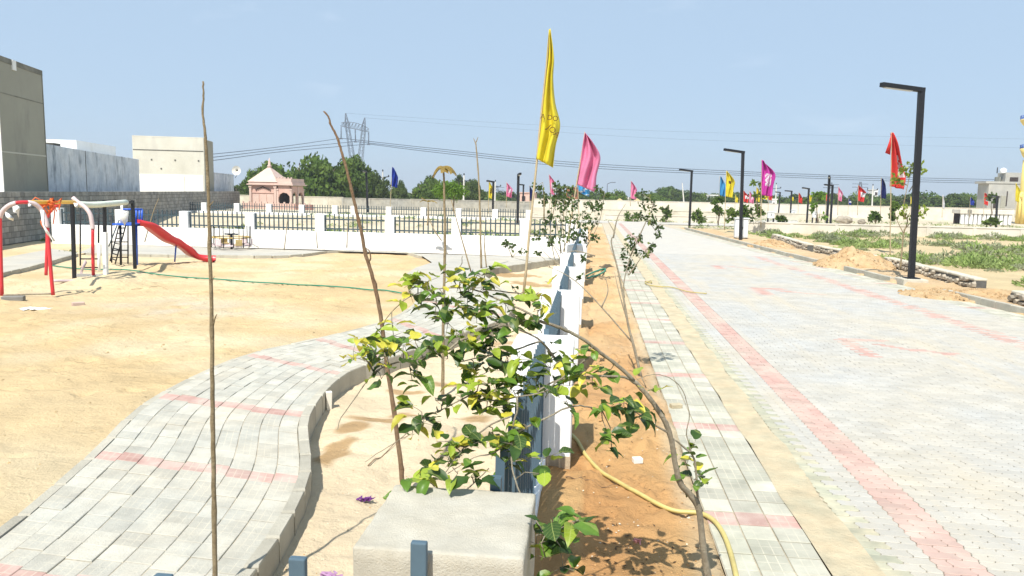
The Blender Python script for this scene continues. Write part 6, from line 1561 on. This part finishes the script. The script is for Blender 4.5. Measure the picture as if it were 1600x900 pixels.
b = MB(); b.tube([(0,0,zz(250)),(0,0,zz(200))], rr_(1598), 20); b.build('upper_shaft', M['cream'], tw)
b = MB(); b.tube([(0,0,zz(204)),(0,0,zz(193)),(0,0,zz(188)),(0,0,zz(186))], [rr_(1600),rr_(1590),rr_(1586.5),rr_(1586.5)], 28); b.build('balcony', M['ytower'], tw)
b = MB(); b.tube([(0,0,zz(187)),(0,0,zz(161))], rr_(1594), 28); b.build('tank', M['cream'], tw)
b = MB(); b.tube([(0,0,zz(161)),(0,0,zz(159)),(0,0,zz(154))], [rr_(1593),rr_(1593),0.2], 28); b.build('roof', M['brownp'], tw)
for yb_, yt_, xo in ((187,180,1587),(232,226,1590.5)):
    b = MB(); r0 = rr_(xo)
    for k in range(28): a = 2*math.pi*k/28; b.tube([(r0*math.cos(a), r0*math.sin(a), zz(yb_)),(r0*math.cos(a), r0*math.sin(a), zz(yt_))], 0.035, 4)
    for t in (0.5, 1.0): b.tube([(r0*math.cos(2*math.pi*k/28), r0*math.sin(2*math.pi*k/28), lerp(zz(yb_), zz(yt_), t)) for k in range(29)], 0.03, 4, cap=False)
    b.build('railing', M['bluepaint'], tw)
for y in (262, 288, 300): b = MB(); b.tube([(0,0,zz(y)),(0,0,zz(y-3))], rr_(1601.3), 20); b.build('trim_band', M['brownp'], tw)
for k in range(5): a = math.pi + k*0.35 - 0.7; b = MB(); r0 = rr_(1597); b.tube([(r0*math.cos(a), r0*math.sin(a), 0), (r0*math.cos(a), r0*math.sin(a), zz(300))], 0.28, 8); b.build('column', M['ytower'], tw)
# white arcade fence in front of the grey building
YQ = 96; a0 = ony(1501, 335, YQ); ar = thing('pillared_wall', (a0.x, YQ, 0), 'low white pillared wall with slab top before the grey building', 'wall')
Lq = ony(1582, 335, YQ).x - a0.x; z1 = ony(1540, 334.5, YQ).z; z0 = ony(1540, 328, YQ).z
b = MB(); b.box((Lq/2, 0.9, max(z1,0.9)), (Lq+0.3, 2.2, max(z0-z1, 0.45))); b.build('slab', M['fw'], ar, bevel=0.03)
for k in range(12): b = MB(); b.box((Lq*(k+0.5)/12, 0.1, 0), (0.32, 0.3, max(z1,0.9))); b.build('pillar', M['white'], ar)
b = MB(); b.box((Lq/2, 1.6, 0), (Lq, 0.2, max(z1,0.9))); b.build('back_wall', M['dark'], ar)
# pale small houses poking over the far wall
def house(label, x0, x1, yt, Y_, m_, wins=2):
    a, c = ony(x0, 320, Y_), ony(x1, yt, Y_); w, h = c.x-a.x, c.z; r_ = thing('distant_house', (a.x, Y_, 0), label, 'house', 'small houses beyond the far wall')
    b = MB(); b.box((w/2, 2.5, 0), (w, 5, h)); b.build('wall', m_, r_); b = MB(); b.box((w/2, 2.5, h), (w+0.3, 5.3, 0.18)); b.build('roof', m_, r_)
    for k in range(wins): b = MB(); b.box((w*(k+0.5)/wins, -0.03, h-1.5), (0.7, 0.12, 0.9)); b.build('window', M['dark'], r_)
house('white house over the far wall below the sky blue flag', 1110, 1130, 306, 150, M['white'])
house('small white house right of the magenta flag', 1206, 1214, 312, 160, M['white'], 1)
house('tan house over the far wall between the paired lamps and pink flag', 1301, 1312, 304, 165, M['pink'], 1)
house('tan house behind the yellow flag pole', 812, 836, 302, 150, M['pink'], 2)
house('dark brown house left of the big pink flag', 884, 903, 294, 140, M['brownp'], 2)
house('tiny white house above the treeline left of the tall red flag', 1365, 1372, 297, 230, M['white'], 1)
# straw huts
for lab, x, Y_ in (('thatched conical straw stack right of the big pink flag', 968, 140), ('second smaller straw stack beyond the far wall', 995, 145)):
    p0 = ony(x, 322, Y_); zt = ony(x, 310, Y_).z; b = MB(); b.tube([(0,0,0),(0,0,zt*0.45),(0,0,zt)], [1.9,1.7,0.1], 12, wob=0.1); p0.z = 0; tag(b.build('straw_stack', mat('straw', (0.42,0.33,0.16), 0.95, 0.25, 3), None, p0), lab, 'straw stack')
# rubble tumble below block wall at left

# ================================================================== HAZE: thin summer air over the whole place
hm = bpy.data.materials.new('haze_air'); hm.use_nodes = True; hn = hm.node_tree.nodes; hn.clear()
ho = hn.new('ShaderNodeOutputMaterial'); hv = hn.new('ShaderNodeVolumePrincipled'); hv.inputs['Color'].default_value = (0.86,0.92,1.0,1); hv.inputs['Density'].default_value = 0.0006; hv.inputs['Anisotropy'].default_value = 0.2
hm.node_tree.links.new(hv.outputs[0], ho.inputs['Volume'])
b = MB(); b.box((0, 0, -1.5), (3900, 3900, 46.5)); hz_ = b.build('haze', hm); tag(hz_, kind='stuff')
